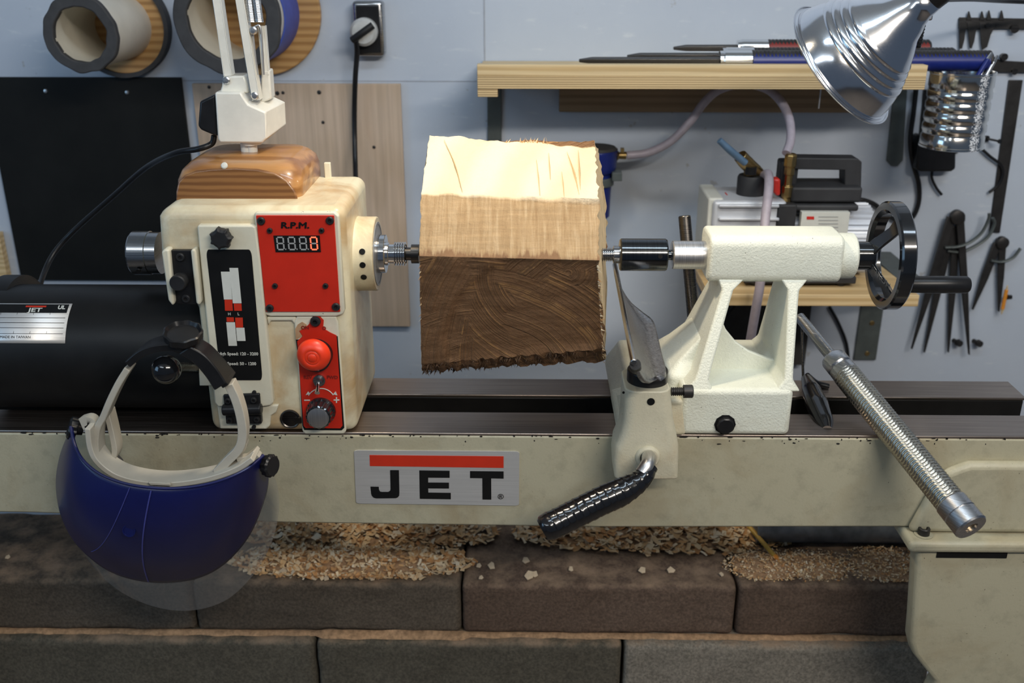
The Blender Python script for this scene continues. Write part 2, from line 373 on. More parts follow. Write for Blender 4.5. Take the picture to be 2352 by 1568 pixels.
# clear visor
m, nt, b = nm('clear visor'); nt.nodes.remove(b); out = nt.nodes['Material Output']
tr = nt.nodes.new('ShaderNodeBsdfTransparent'); tr.inputs[0].default_value = (0.88, 0.88, 0.86, 1)
df = nt.nodes.new('ShaderNodeBsdfDiffuse'); df.inputs[0].default_value = (0.5, 0.5, 0.5, 1)
gl = nt.nodes.new('ShaderNodeBsdfGlossy'); gl.inputs['Roughness'].default_value = 0.12
m1 = nt.nodes.new('ShaderNodeMixShader'); m1.inputs[0].default_value = 0.22; nt.links.new(tr.outputs[0], m1.inputs[1]); nt.links.new(df.outputs[0], m1.inputs[2])
fr = nt.nodes.new('ShaderNodeFresnel'); fr.inputs[0].default_value = 1.4
m2 = nt.nodes.new('ShaderNodeMixShader'); nt.links.new(fr.outputs[0], m2.inputs[0]); nt.links.new(m1.outputs[0], m2.inputs[1]); nt.links.new(gl.outputs[0], m2.inputs[2])
nt.links.new(m2.outputs[0], out.inputs[0]); M['clear'] = m
# can with white specks
m, nt, b = nm('speckled tin'); v = coords(nt); n = noi(nt, v, 420, 3, 0.7)
sx = nt.nodes.new('ShaderNodeSeparateXYZ'); nt.links.new(v, sx.inputs[0])
rx = ramp(nt, sx.outputs[0], [(0.0, (0,)*3), (0.008, (0.82,)*3), (0.016, (1,)*3), (0.026, (0.80,)*3), (0.033, (0,)*3)])
mu = nt.nodes.new('ShaderNodeMath'); mu.operation = 'MULTIPLY'; nt.links.new(n, mu.inputs[0]); nt.links.new(rx.outputs[0], mu.inputs[1])
fm = ramp(nt, mu.outputs[0], [(0.46, (0,)*3), (0.50, (1,)*3)])
c = mix(nt, fm.outputs[0], (0.70, 0.69, 0.66), (0.75, 0.76, 0.78)); nt.links.new(c, b.inputs['Base Color'])
iv = nt.nodes.new('ShaderNodeMath'); iv.operation = 'SUBTRACT'; iv.inputs[0].default_value = 1; nt.links.new(fm.outputs[0], iv.inputs[1]); nt.links.new(iv.outputs[0], b.inputs['Metallic'])
rg = ramp(nt, fm.outputs[0], [(0, (0.14,)*3), (1, (0.8,)*3)]); nt.links.new(rg.outputs[0], b.inputs['Roughness']); M['speckcan'] = m

# ============================================================ THE ROOM
WY = 0.70
def struct(name, bm, m):
    o = obj(name, bm, m); o['kind'] = 'structure'; return o
struct('wall_back', box(B(), -2.6, 2.6, WY, WY+0.1, -0.95, 1.5), M['wall'])
struct('floor', box(B(), -2.6, 2.6, -3.2, WY+0.1, -1.0, -0.95), M['floor'])
struct('ceiling', box(B(), -2.6, 2.6, -3.2, WY+0.1, 1.5, 1.55), plain('ceiling paint', (0.6, 0.6, 0.58), 0.8))
# seams of the wall sheets
bm = B(); a = at(1112, 0, WY); box(bm, a.x-0.0012, a.x+0.0012, WY-0.0008, WY, 0.36, 1.49)
a = at(900, 186, WY); box(bm, -0.65, 0.02, WY-0.0008, WY, a.z-0.0008, a.z+0.0008)
o = obj('trim_1', bm, plain('seam line', (0.36, 0.38, 0.42), 0.7)); o['kind'] = 'structure'

# ============================================================ LATHE BED
BX0 = -1.15; BX1 = 0.66
bed = thing('lathe_bed', 'long cream cast lathe bed with steel ways and a silver name plate on its front', 'lathe bed', (0.0, 0.08, -0.95))
bm = B(); prism(bm, [(BX0, 0.0, -0.003), (BX1, 0.0, -0.003), (BX1, 0.0, -0.129), (0.5, 0, -0.128), (0.1, 0, -0.132), (-0.3, 0, -0.129), (-0.62, 0, -0.117), (BX0, 0, -0.112)], (0, 0.055, 0))
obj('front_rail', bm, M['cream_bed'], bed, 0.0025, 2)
bm = B(); box(bm, BX0, BX1, 0.001, 0.060, -0.004, 0.0); obj('front_way', bm, M['bedtop'], bed, 0.0012, 2)
bm = B(); box(bm, BX0, BX1, 0.112, 0.165, -0.004, 0.0); obj('rear_way', bm, M['bedtop'], bed, 0.0012, 2)
bm = B(); box(bm, BX0, BX1-0.002, 0.113, 0.160, -0.125, -0.004); obj('rear_rail', bm, M['motor'], bed, 0.002, 2)
for x in (-0.9, -0.45, 0.12, 0.52):
    bm = B(); box(bm, x, x+0.03, 0.05, 0.125, -0.115, -0.06); obj('cross_rib', bm, M['motor'], bed, 0.003, 2)
bm = B()
for i in range(130):
    x = random.uniform(-0.62, 0.60); l_ = random.choice([0.0006, 0.0009, 0.0012, 0.002, 0.0035])*random.uniform(0.7, 1.4); h_ = random.uniform(0.0005, 0.0016); z = -0.0028 - random.random()**3*0.010
    prism(bm, [(x+math.cos(q)*l_*random.uniform(.6, 1.1), -0.0002, z+math.sin(q)*h_*random.uniform(.6, 1.1)) for q in [k_*1.0472 for k_ in range(6)]], (0, 0.0004, 0))
obj('paint_chip', bm, M['castdark'], bed, kind='stuff')
# boss over the leg
bm = B(); a = at(2165, 1060, -0.004); c_ = at(2352, 1190, -0.004)
prism(bm, [(a.x-0.03, 0.002, -0.129), (a.x-0.012, 0.002, -0.075), (a.x+0.004, 0.002, -0.042), (a.x+0.03, 0.002, -0.030), (BX1, 0.002, -0.030), (BX1, 0.002, -0.129)], (0, -0.016, 0))
obj('mounting_boss', bm, M['cream_bed'], bed, 0.010, 4)
def leg(px0, mirror=False):
    zt = -0.129
    bm = B(); x0 = px0; x1 = px0 + 0.22
    box(bm, x0, x1, -0.034, 0.20, zt-0.016, zt); lg = obj('leg', bm, M['cream_bed'], bed, 0.006, 4)
    bm = B()
    yy = -0.026
    g_ = [at(x, y, yy) for x, y in ((2107, 1250), (2104, 1320), (2097, 1430), (2093, 1475), (2100, 1505), (2150, 1568))]; dx_ = x0 - at(2096, 1222, -0.034).x
    prof = [(q.x+dx_, q.z) for q in g_] + [(x0+0.045, -0.45), (x0-0.01, -0.95), (x1+0.01, -0.95), (x1-0.05, -0.45), (x1-0.03, -0.345), (x1-0.006, zt-0.018)]
    prism(bm, [(x, yy, z) for x, z in prof], (0, 0.028, 0)); obj('leg_panel', bm, M['cream_bed'], lg, 0.006, 3)
    bm = B(); box(bm, x0+0.038, x0+0.125, -0.0272, -0.02, zt-0.026, zt-0.0185); obj('slot', bm, M['label'], lg)
    p = Vector((x0+0.022, -0.016, zt)); bm = B(); rev(bm, p, (0,0,1), [(0, 0.011), (0.0015, 0.011)], 32); obj('washer', bm, M['cream_bed'], lg)
    bm = B(); rev(bm, p, (0,0,1), [(0.001, 0.0072), (0.0095, 0.0072), (0.0105, 0.0064), (0.0105, 0.004), (0.006, 0.0038), (0.006, 0.0)], 32, cap=False); obj('bolt', bm, M['castdark'], lg)
a = at(2096, 1222, -0.034); leg(a.x); leg(BX0+0.02)
# name plate
plate_q = [(813, 1034), (1193, 1037), (1192, 1161), (818, 1156)]
bm = B(); pp(bm, [quadmap(plate_q, u, v) for u, v in rr(0, 0, 1, 1, 0.03)], -0.0015, 0.0018)
plate = obj('name_plate', bm, M['alu'], bed, label='brushed silver plate with red bar and black letters')
zq = lambda x, y: (780 + x/5.113, 1000 + y/5.113)
bm = B(); pp(bm, [zq(352, 230), zq(1926, 244), zq(1926, 380), zq(356, 358)], -0.0019, 0.0006); obj('red_bar', bm, M['redbar'], plate)
bm = B(); J = [(593, 407), (696, 407), (702, 670)] + [(702-50+50*math.cos(R(t)), 690+46*math.sin(R(t))) for t in (20, 50, 80)] + [(430+0, 738)] + [(430-60*math.sin(R(t)), 738-62+62*math.cos(R(t))) for t in (30, 60, 85)] + [(362, 600), (460, 602), (462, 635), (475, 658), (500, 662), (570, 662), (592, 650), (598, 630)]
pp(bm, [zq(*p) for p in J], -0.0019, 0.0006); obj('letter', bm, M['label'], plate); bm = B()
pp(bm, [zq(*p) for p in [(936, 410), (1292, 414), (1292, 496), (1040, 494), (1040, 552), (1284, 554), (1284, 622), (1040, 620), (1042, 670), (1306, 674), (1306, 748), (942, 742)]], -0.0019, 0.0006); obj('letter', bm, M['label'], plate); bm = B()
pp(bm, [zq(*p) for p in [(1532, 418), (1926, 422), (1926, 506), (1780, 503), (1782, 752), (1678, 751), (1676, 501), (1532, 499)]], -0.0019, 0.0006)
obj('letter', bm, M['label'], plate)
bm = B(); ptext(bm, '\u00ae', 1150, 1141, -0.0019, 13, 0.0002); obj('registered_mark', bm, M['label'], plate)

# ============================================================ HEADSTOCK
hs = thing('lathe_headstock', 'cream lathe headstock with red speed display, black belt label and red stop button', 'lathe headstock', at(650, 1000, 0.0))
HY = -0.002; HD = 0.170
bm = B()
pts = [at(x, y, HY) for x, y in [(486, 1000), (821, 1000), (789, 478), (372, 478), (360, 500), (366, 590), (384, 690), (449, 697)]]
pts[0].z = pts[1].z = 0.0005
pts[3].z = pts[2].z
prism(bm, pts, (0, HD, 0))
body = obj('housing', bm, M['cream_head'], hs, 0.013, 5)
AXY = 0.08
def ax(px, dz=0): p = at(px, 583, AXY); p.z = 0.2035 + dz; return p
ZA = 0.2035
# nose boss
xr = at(800, 583, AXY).x; x1 = ax(868).x
r0 = ms(85, ax(850))
bm = B(); rev(bm, (xr-0.015, AXY, ZA), (1,0,0), [(0, r0*1.34), (0.010, r0*1.30), (0.016, r0*1.12), (0.024, r0*1.02), (0.032, r0), (x1-xr+0.015, r0)], 64)
ns = obj('nose', bm, M['cream_head'], hs, 0.0015, 2, ang=50)
bm = B()
for dz in (0.0155, -0.0, -0.0158):
    zz = ZA+dz; yy = AXY - math.sqrt(r0**2 - dz**2)
    rev(bm, (ax(846).x, yy-0.0004, zz), Vector((0, -1, dz/r0*1.0)), [(0, 0.0036), (0.0006, 0.0036)], 20)
obj('index_hole', bm, M['label'], ns)
bm = B(); rev(bm, (x1, AXY, ZA), (1,0,0), [(-0.002, r0*0.86), (0.0008, r0*0.86), (0.0008, r0*0.80), (0.0003, r0*0.80), (0.0003, r0*0.4)], 64, cap=False)
obj('bearing_seal', bm, plain('grey seal', (0.22, 0.23, 0.25), 0.4), ns)
# spindle
x1s = x1
def L(px): return ax(px).x - x1s
k = ms(1, ax(900))
bm = B(); prof = [(-0.01, 44*k), (L(886), 44*k), (L(887), 43*k), (L(887), 27*k), (L(893), 26*k), (L(894), 22*k), (L(906), 22*k)]
x = 906
while x < 930: prof += [(L(x), 22*k), (L(x+1.4), 27.5*k), (L(x+3), 27.5*k), (L(x+4.4), 22*k)]; x += 5.6
prof += [(L(931), 24*k), (L(932), 17*k)]
rev(bm, (x1s, AXY, ZA), (1,0,0), prof, 48); sp = obj('spindle', bm, M['bright'], hs, ang=30)
bm = B(); rev(bm, (ax(930).x, AXY, ZA), (1,0,0), [(0, 15*k), (ms(15, ax(940)), 15*k), (ms(15.5, ax(940)), 22*k), (ms(33, ax(940)), 22*k), (ms(33, ax(940)), 5*k), (ms(40, ax(940)), 1*k)], 24)
obj('drive_centre', bm, M['darksteel'], hs, ang=30)
# outboard handwheel
xl = ax(306).x
bm = B(); r1 = ms(50, ax(330)); xw = ax(372).x-xl
rev(bm, (xl, AXY, ZA), (1,0,0), [(0.004, r1*0.55), (0.0, r1*0.60), (0.0, r1*0.93), (0.002, r1), (xw*0.62, r1), (xw*0.64, r1*0.96), (xw, r1*0.96)], 56); hw = obj('outboard_handwheel', bm, M['steel'], hs, ang=30)
bm = B(); p = ax(332); rev(bm, (p.x, AXY-r1*0.93, ZA-0.0145), (0,-1,-0.35), [(0, 0.0028), (0.0022, 0.0028)], 16); obj('wheel_hole', bm, M['label'], hw)
# spindle lock bracket
bm = B(); pp(bm, [(388, 575), (440, 575), (454, 700), (400, 697)], HY-0.006, 0.008); br = obj('lock_plate', bm, M['black'], hs, 0.0008)
bm = B(); pp(bm, [(370, 578), (378, 572), (388, 574), (400, 696), (396, 703), (386, 690)], HY-0.013, 0.016); pp(bm, [(437, 575), (446, 571), (450, 580), (462, 692), (458, 702), (450, 697)], HY-0.013, 0.016); obj('lock_guard', bm, M['cream_door'], hs, 0.003, 3)
def screw(px, py, Y, rpx, par, name='screw', m='blacksat', h=0.003, hexr=0.45):
    c = at(px, py, Y); r = ms(rpx, c); bm = B()
    rev(bm, c, (0,-1,0), [(0, r), (h*0.6, r), (h, r*0.8), (h, r*hexr), (h*0.3, r*hexr*0.9), (h*0.3, 0)], 18, cap=False)
    return obj(name, bm, M[m], par)
screw(415, 590, HY-0.006, 10, br); screw(428, 685, HY-0.006, 10, br)
bm = B(); c = at(419, 640, HY-0.006); rev(bm, c, (0,-1,0.02), [(0, 0.007), (0.006, 0.007), (0.006, 0.0092), (0.017, 0.0092), (0.0185, 0.008)], 28); obj('lock_knob', bm, M['blacksat'], br)
# belt cover door
bm = B(); pp(bm, [(452, 520), (457, 517), (580, 517), (588, 522), (598, 600), (628, 925), (622, 932), (602, 935), (500, 935), (492, 925)], HY-0.009, 0.010)
door = obj('belt_cover', bm, M['cream_door'], hs, 0.0022, 3)
bm = B(); pp(bm, [(505, 985), (498, 930), (640, 930), (634, 948), (622, 955), (620, 978), (612, 986)], HY-0.005, 0.006); obj('hinge_pad', bm, M['cream_door'], hs, 0.002, 3)
bm = B(); pp(bm, [(455, 830), (470, 830), (490, 886), (458, 886)], HY-0.002, 0.02); obj('belt_guard_edge', bm, M['cream_door'], hs, 0.001)
lq = [(473, 573), (577, 573), (603, 873), (508, 873)]
bm = B(); pp(bm, [quadmap(lq, u, v) for u, v in [(p[0], p[1]) for p in rr(0, 0, 1, 1, 0.06)]], HY-0.0095, 0.0008); lab = obj('speed_label', bm, M['label'], door, label='black speed range label with white and red bars')
zp = lambda x, y: (440 + x/3.0167, 480 + y/3.0154)
bm = B()
for q in ([(203, 434), (266, 434), (281, 626), (224, 626)], [(262, 408), (322, 408), (346, 652), (286, 652)], [(240, 784), (300, 784), (315, 947), (256, 947)], [(308, 822), (366, 822), (374, 913), (316, 913)]):
    pp(bm, [zp(*p) for p in q], HY-0.0099, 0.0006)
ptext(bm, 'H', *zp(262, 727), HY-0.0099, 6.5, 0.0002, 0.0); ptext(bm, 'L', *zp(325, 727), HY-0.0099, 6.5, 0.0002, 0.0)
ptext(bm, 'High Speed: 120 - 3200', *zp(323, 1003), HY-0.0099, 7.2, 0.0002, 0.0001, sx=0.95); ptext(bm, 'Low Speed: 50 - 1200', *zp(318, 1071), HY-0.0099, 7.2, 0.0002, 0.0001, sx=0.95)
obj('white_print', bm, M['white'], lab)
bm = B()
for q in ([(228, 628), (281, 628), (286, 704), (232, 704)], [(292, 655), (345, 655), (348, 704), (296, 704)], [(242, 750), (292, 750), (294, 780), (244, 780)], [(302, 752), (354, 752), (357, 820), (306, 820)]):
    pp(bm, [zp(*p) for p in q], HY-0.0099, 0.0006)
obj('red_print', bm, M['redbar'], lab)
# star knob
c = at(512, 543, HY-0.010); bm = B(); rings = []
for t, s in ((0, 0.5), (0.002, 1.0), (0.010, 1.0), (0.012, 0.75)):
    rings.append([c + Vector((math.cos(a)*q*s, -t, math.sin(a)*q*s)) for a, q in [(2*math.pi*i/56, 0.0108 + 0.0022*max(0, math.cos(7*2*math.pi*i/56))**2) for i in range(56)]])
loft(bm, rings); obj('cover_knob', bm, M['blacksat'], door, 0.0003)
# hinge
bm = B(); pp(bm, [(512, 907), (596, 904), (601, 974), (519, 974)], HY-0.012, 0.008); c0 = at(512, 941, HY-0.014); c1 = at(601, 939, HY-0.014); cyl(bm, c0, c1, 0.007, n=24); hg = obj('hinge', bm, M['black'], hs, 0.0015)
for x, y in ((524, 920), (583, 918), (528, 964), (590, 962)): screw(x, y, HY-0.012, 7.5, hg)
bm = B(); 
for x, y in ((585, 899), (584, 979)): rev(bm, at(x, y, HY-0.008), (0,-1,0), [(0, 0.0024), (0.0035, 0.0024)], 14)
obj('hinge_stud', bm, M['blacksat'], hg)
# raised frame and rpm panel
bm = B(); pp(bm, [(583, 492), (588, 487), (768, 487), (778, 496), (792, 712), (788, 722), (772, 727), (620, 727), (607, 722)], HY-0.006, 0.008); obj('panel_frame', bm, M['chipped'], hs, 0.003, 3)
bm = B(); pp(bm, [(588, 495), (767, 495), (781, 716), (611, 716)], HY-0.0078, 0.002); rp = obj('speed_panel', bm, M['red'], hs, 0.0003, label='red panel with a four digit speed display')
bm = B(); [ptext(bm, 'R.P.M.', 677+dx_, 518+dy_, HY-0.0082-0.00002*k_, 14, 0.0003, 0.0, sx=1.3, shear=0.1) for k_, (dx_, dy_) in enumerate(((-1, 0), (0, 0), (1, 0), (0, -.8), (0, .8)))]; obj('panel_lettering', bm, M['label'], rp)
bm = B(); pp(bm, [(628, 541), (734, 541), (737, 579), (633, 579)], HY-0.0086, 0.001); ds = obj('display', bm, M['label'], rp)
segs = [(0,0,1,0), (1,0,1,1), (1,1,1,2), (0,2,1,2), (0,1,0,2), (0,0,0,1), (0,1,1,1)]
def digit(bm, cx, cy, on, wd=14.5, hh=14):
    for i, (xa, ya, xb, yb) in enumerate(segs):
        if i not in on: continue
        xo = cx + 1.0; t = 1.5
        sk = lambda x, y: (xo + (x-0.5)*wd + (y-1)*1.2, cy + (y-1)*hh)
        A = sk(xa, ya); Bq = sk(xb, yb)
        if ya == yb: q = [(A[0]+1.4, A[1]-t), (Bq[0]-1.4, A[1]-t), (Bq[0]-1.4, A[1]+t), (A[0]+1.4, A[1]+t)]
        else: q = [(A[0]-t, A[1]+1.4), (A[0]+t, A[1]+1.4), (Bq[0]+t, Bq[1]-1.4), (Bq[0]-t, Bq[1]-1.4)]
        pp(bm, q, HY-0.0090, 0.0005)
bm = B(); 
for cx in (643, 669, 695): digit(bm, cx, 559, range(7)); pp(bm, [(cx+12, 571), (cx+14.5, 571), (cx+14.5, 573.5), (cx+12, 573.5)], HY-0.0090, 0.0005)
digit(bm, 720, 559, [6]); obj('unlit_digit', bm, M['greyink'], ds)
bm = B(); digit(bm, 720, 559, [0,1,2,3,4,5]); obj('lit_digit', bm, M['lcdlit'], ds)
for x, y, r in ((600, 507, 9.5), (758, 506, 9.5), (620, 707, 9), (772, 704, 9.5), (620, 529, 6.5), (739, 529, 6.5), (632, 656, 6.5), (748, 656, 6.5)): screw(x, y, HY-0.0078, r, rp)
# left recess rim beside the control strip
bm = B(); pp(bm, [(612, 728), (680, 728), (676, 745), (670, 737), (622, 737), (616, 748)], HY-0.004, 0.006); obj('recess_rim', bm, M['cream_door'], hs, 0.002, 3)
# control strip
bm = B(); pp(bm, [(675, 738), (682, 726), (772, 726), (777, 740), (779, 775), (795, 990), (790, 997), (700, 997), (694, 990)], HY-0.004, 0.006); obj('strip_base', bm, M['cream_door'], hs, 0.002, 3)
bm = B(); pp(bm, [zp(*p) for p in [(722, 905), (745, 1090), (768, 1500), (780, 1530), (1040, 1532), (1058, 1515), (1012, 880)]], HY-0.0045, 0.001); cs = obj('control_strip', bm, M['label'], hs, 0.0002)
bm = B(); pp(bm, [zp(*p) for p in [(732, 915), (770, 880), (748, 845), (800, 810), (815, 795), (825, 760), (850, 740), (890, 745), (915, 770), (912, 812), (930, 838), (965, 858), (1004, 876), (1046, 1500), (1030, 1518), (790, 1516), (776, 1500)]], HY-0.0052, 0.0012); rs = obj('red_face', bm, M['red'], cs)
bm = B(); pp(bm, [zp(*p) for p in [(722, 905), (718, 830), (735, 800), (765, 782), (795, 800), (798, 812), (745, 845), (768, 880)]], HY-0.0049, 0.001); obj('torn_backing', bm, M['torn'], cs)
for w_, x, y in (('ON', 786, 822), ('O', 918, 826), ('REV', 805, 1166), ('FWD', 975, 1166)):
    bm = B(); ptext(bm, w_, *zp(x, y), HY-0.0055, 8, 0.0002, 0.0002); obj('dark_lettering', bm, M['darkred'], rs)
bm = B()
arc = [at(*zp(897 + 102*math.sin(R(t)), 1345 - 103*math.cos(R(t))), HY-0.0056) for t in range(-58, 59, 6)]
tube(bm, arc, 0.0006, 6, 0)
for q in ([(790, 1288), (808, 1262), (822, 1280)], [(1010, 1290), (980, 1282), (998, 1262)], [(780, 1320), (820, 1320), (820, 1327), (780, 1327)], [(984, 1319), (1024, 1319), (1024, 1326), (984, 1326)], [(1000, 1303), (1008, 1303), (1008, 1342), (1000, 1342)]): pp(bm, [zp(*p) for p in q], HY-0.0057, 0.0005)
obj('white_arrows', bm, M['white'], rs)
screw(725, 737, HY-0.005, 12, cs, h=0.005)
# emergency stop
c = at(728, 812, HY-0.005); bm = B(); rev(bm, c, (0,-1,0), [(0, 0.019), (0.012, 0.0185), (0.016, 0.014)], 40); es = obj('stop_button_collar', bm, M['black'], hs)
c2 = at(718, 820, HY-0.028); r = ms(39, c2); bm = B()
rev(bm, c2 + Vector((0, 0.012, 0)), (0,-1,0), [(-0.008, r*0.55), (0, r*0.6), (0.001, r*0.9), (0.004, r), (0.008, r*0.98), (0.012, r*0.86), (0.015, r*0.6), (0.0155, r*0.46), (0.0151, r*0.44), (0.0156, r*0.41), (0.0158, r*0.30), (0.0152, r*0.285), (0.0158, r*0.265), (0.0160, 0)], 56, cap=False); obj('stop_button', bm, M['redbtn'], es, ang=60)
# toggle
c = at(734, 872, HY-0.005); bm = B(); rev(bm, c, (0,-1,0), [(0, 0.0072), (0.003, 0.0072), (0.003, 0.005), (0.009, 0.005), (0.009, 0.003)], 24); tg = obj('direction_switch', bm, M['steel'], hs)
bm = B(); tube(bm, [c + Vector((0,-0.008,0)), c + Vector((0.0005,-0.015,-0.003)), c + Vector((0.001,-0.022,-0.007))], [0.0018, 0.0022, 0.0032], 14); obj('switch_lever', bm, M['bright'], tg)
# speed knob
c = at(738, 943, HY-0.005); bm = B(); rings = []
for t, s in ((0, 1.12), (0.004, 1.1), (0.006, 1.0), (0.018, 0.94), (0.0195, 0.86)):
    rings.append([c + Vector((math.cos(a)*0.0158*s*q, -t, math.sin(a)*0.0158*s*q)) for a, q in [(2*math.pi*i/96, 1+0.03*math.cos(16*2*math.pi*i/96)*(t > 0.005)) for i in range(96)]])
loft(bm, rings); kb = obj('speed_knob', bm, M['blackgloss'], hs, ang=30)
bm = B(); rev(bm, c + Vector((0,-0.0193,0)), (0,-1,0), [(0, 0.0128), (0.001, 0.0128), (0.0012, 0.0122), (0.0012, 0)], 48, cap=False); obj('knob_cap', bm, M['quill'], kb)
bm = B(); c = at(667, 961, HY); rev(bm, c, (0,-1,0), [(-0.001, 0.0122), (0.002, 0.0122), (0.0025, 0.011), (0.0015, 0.0098), (0.0018, 0)], 40, cap=False); box(bm, c.x+0.006, c.x+0.014, HY-0.004, HY, c.z-0.004, c.z+0.003); obj('access_plug', bm, M['darksteel'], hs)
bm = B(); c = at(757, 385, 0.165); c1 = at(757, 410, 0.165); box(bm, c.x-0.004, c.x+0.004, 0.150, 0.156, 0.274, 0.300); obj('rear_tab', bm, M['cream_door'], hs, 0.001)
# glue beads round the wooden mount
bm = B()
for i in range(46):
    px = 405 + 6.4*i + random.uniform(-3, 3); p = at(px, 468, Z=0.2755); r = random.uniform(0.0012, 0.0032)
    rev(bm, Vector((p.x, p.y - random.uniform(0, 0.005), 0.2752)), (0,0,1), [(0, r), (r*0.35, r*0.75), (r*0.5, 0)], 10, cap=False)
m, nt, b = nm('clear glue'); b.inputs['Base Color'].default_value = (0.75, 0.62, 0.42, 1); b.inputs['Roughness'].default_value = 0.08; b.inputs['Transmission Weight'].default_value = 0.5; M['glue'] = m
obj('glue_bead', bm, M['glue'], hs, kind='stuff')
# motor
MC = Vector((0, 0.082, 0.0795)); MR = 0.078
xm1 = at(474, 800, 0.02).x; xm0 = at(-70, 800, 0.0).x
bm = B(); rev(bm, (xm0, MC.y, MC.z), (1,0,0), [(-0.03, 0.03), (-0.028, MR*0.85), (-0.01, MR*1.0), (0, MR*1.0), (0.0, MR), (xm1-xm0, MR)], 80)
mo = obj('motor', bm, M['motor'], hs, ang=40, label='black cylindrical motor with silver data plate')
bm = B(); p = at(-10, 660, MC.y); rev(bm, (p.x-0.012, MC.y+0.02, MC.z+0.012), (1,0,0), [(0, 0.062), (0.006, 0.072), (0.030, 0.072), (0.036, 0.06)], 60); obj('motor_end_bell', bm, M['motor'], mo)
xp1 = at(142, 750, 0.01).x; xp0 = xp1 - 0.135
def mcyl(u, v, h):                    # u metres from the right edge, v metres along the arc from mid
    a = R(43.5) + v/MR
    return Vector((u, MC.y - (MR+h)*math.cos(a), MC.z + (MR+h)*math.sin(a)))
bm = B(); hv = 0.0262; rows = []
for i in range(13):
    v = -hv + 2*hv*i/12; rows.append([mcyl(xp0, v, 0.0006), mcyl(xp1, v, 0.0006)])
loft(bm, rows, closed=False); dp = obj('data_plate', bm, M['alu'], mo, solid=0.0005)
bm = B(); rows = []
for i in range(5):
    v = 0.012 + 0.0125*i/4; rows.append([mcyl(xp0+0.002, v, 0.0010), mcyl(xp1-0.003, v, 0.0010)])
loft(bm, rows, closed=False)
for v in (0.0055, -0.001, -0.0075, -0.0145):
    loft(bm, [[mcyl(xp0+0.002, v, 0.0010), mcyl(xp1-0.003, v, 0.0010)], [mcyl(xp0+0.002, v-0.0005, 0.0010), mcyl(xp1-0.003, v-0.0005, 0.0010)]], closed=False)
for u in (0.02, 0.04, 0.06, 0.08): loft(bm, [[mcyl(xp1-0.003-u, -0.0145, 0.0010), mcyl(xp1-0.0026-u, -0.0145, 0.0010)], [mcyl(xp1-0.003-u, 0.012, 0.0010), mcyl(xp1-0.0026-u, 0.012, 0.0010)]], closed=False)
tmesh(bm, 'MADE IN TAIWAN', 0.0045, lambda x, y, z: mcyl(xp1-0.06+x, -0.0190+y, 0.0010))
obj('plate_print', bm, M['label'], dp)
bm = B(); tmesh(bm, 'JET', 0.008, lambda x, y, z: mcyl(xp1-0.042+x*1.5, 0.0155+y, 0.0013), 0, 0.0002); tmesh(bm, 'UL', 0.0075, lambda x, y, z: mcyl(xp1-0.011+x, 0.0195+y, 0.0013), 0, 0.0003); obj('white_lettering', bm, M['white'], dp)
bm = B(); loft(bm, [[mcyl(xp1-0.055, 0.0222, 0.0013), mcyl(xp1-0.030, 0.0222, 0.0013)], [mcyl(xp1-0.055, 0.0198, 0.0013), mcyl(xp1-0.030, 0.0198, 0.0013)]], closed=False); obj('red_bar', bm, M['redbar'], dp)
# belt lever with ball
bc = at(382, 848, -0.075); br_ = ms(34, bc); bm = B(); sph(bm, bc, br_, 40, 24); lb = obj('lever_ball', bm, M['blackgloss'], hs)
bm = B(); q = at(455, 845, HY+0.01); tube(bm, [bc, bc.lerp(q, 0.5) + Vector((0, 0.004, 0)), q], 0.006, 16); obj('belt_lever', bm, M['darksteel'], hs)

# ============================================================ WOODEN MOUNT + ARM LAMP
x0f = at(402, 468, 0.043).x; x1f = at(692, 468, 0.043).x; zt = 0.2755
bm = B()
def sec(i0, i1, y0, y1, z, r): return rsec(x0f+i0, x1f+i1, y0, y1, z, r, 6)
loft(bm, [sec(0.004, -0.002, 0.043, 0.178, zt-0.0004, 0.016), sec(0, 0, 0.041, 0.18, zt+0.006, 0.018), sec(0.001, 0.0, 0.042, 0.181, zt+0.024, 0.022), sec(0.005, -0.003, 0.047, 0.180, zt+0.034, 0.024), sec(0.012, -0.010, 0.056, 0.176, zt+0.041, 0.026), sec(0.020, -0.018, 0.066, 0.172, zt+0.0435, 0.02)])
wm = obj('wooden_mount', bm, M['mount'], ang=50); tag(wm, 'varnished reddish wooden block glued on top of the cream headstock under the lamp', 'wooden block')
zm = zt + 0.0435
bm = B(); fp = [(404, 467), (404, 440), (409, 418), (424, 402), (450, 392), (490, 387), (540, 385), (590, 388), (630, 397), (660, 415), (678, 440), (686, 467)]
A_ = [at(x, y, 0.0392 + 0.0045*((467-y)/82.0)**1.3) for x, y in fp]; prism(bm, A_, (0, 0.004, 0)); obj('sawn_front', bm, M['mountfront'], wm, 0.002, 3, label='darker flat sawn front of the block')
bm = B(); c = at(515, 380, 0.0455); rev(bm, c, (0, -1, 0.6), [(-0.003, 0.0034), (0.0, 0.0040), (0.0012, 0.0030), (0.0016, 0)], 14, cap=False); obj('glue_drip', bm, M['white'], wm)
LY = 0.105
lamp = thing('arm_lamp', 'white spring arm lamp standing on the varnished wooden block', 'lamp', (at(580, 345, 0.125).x, 0.125, zm))
bm = B(); c = Vector((at(580, 345, 0.125).x, 0.125, zm)); rev(bm, c, (0,0,1), [(0.0, 0.0062), (0.009, 0.0062), (0.009, 0.012), (0.014, 0.012)], 28); cyl(bm, c + Vector((-0.006, 0.004, 0.0)), c + Vector((-0.006, 0.004, 0.013)), 0.009); obj('pivot_pin', bm, M['lampwhite'], lamp)
zl = lambda x, y: (300 + x/3.733, y/3.733)
bm = B(); prof = [(745, 1195), (765, 1225), (1130, 1228), (1165, 1180), (1160, 960), (1010, 895), (965, 830), (945, 790), (720, 790)]
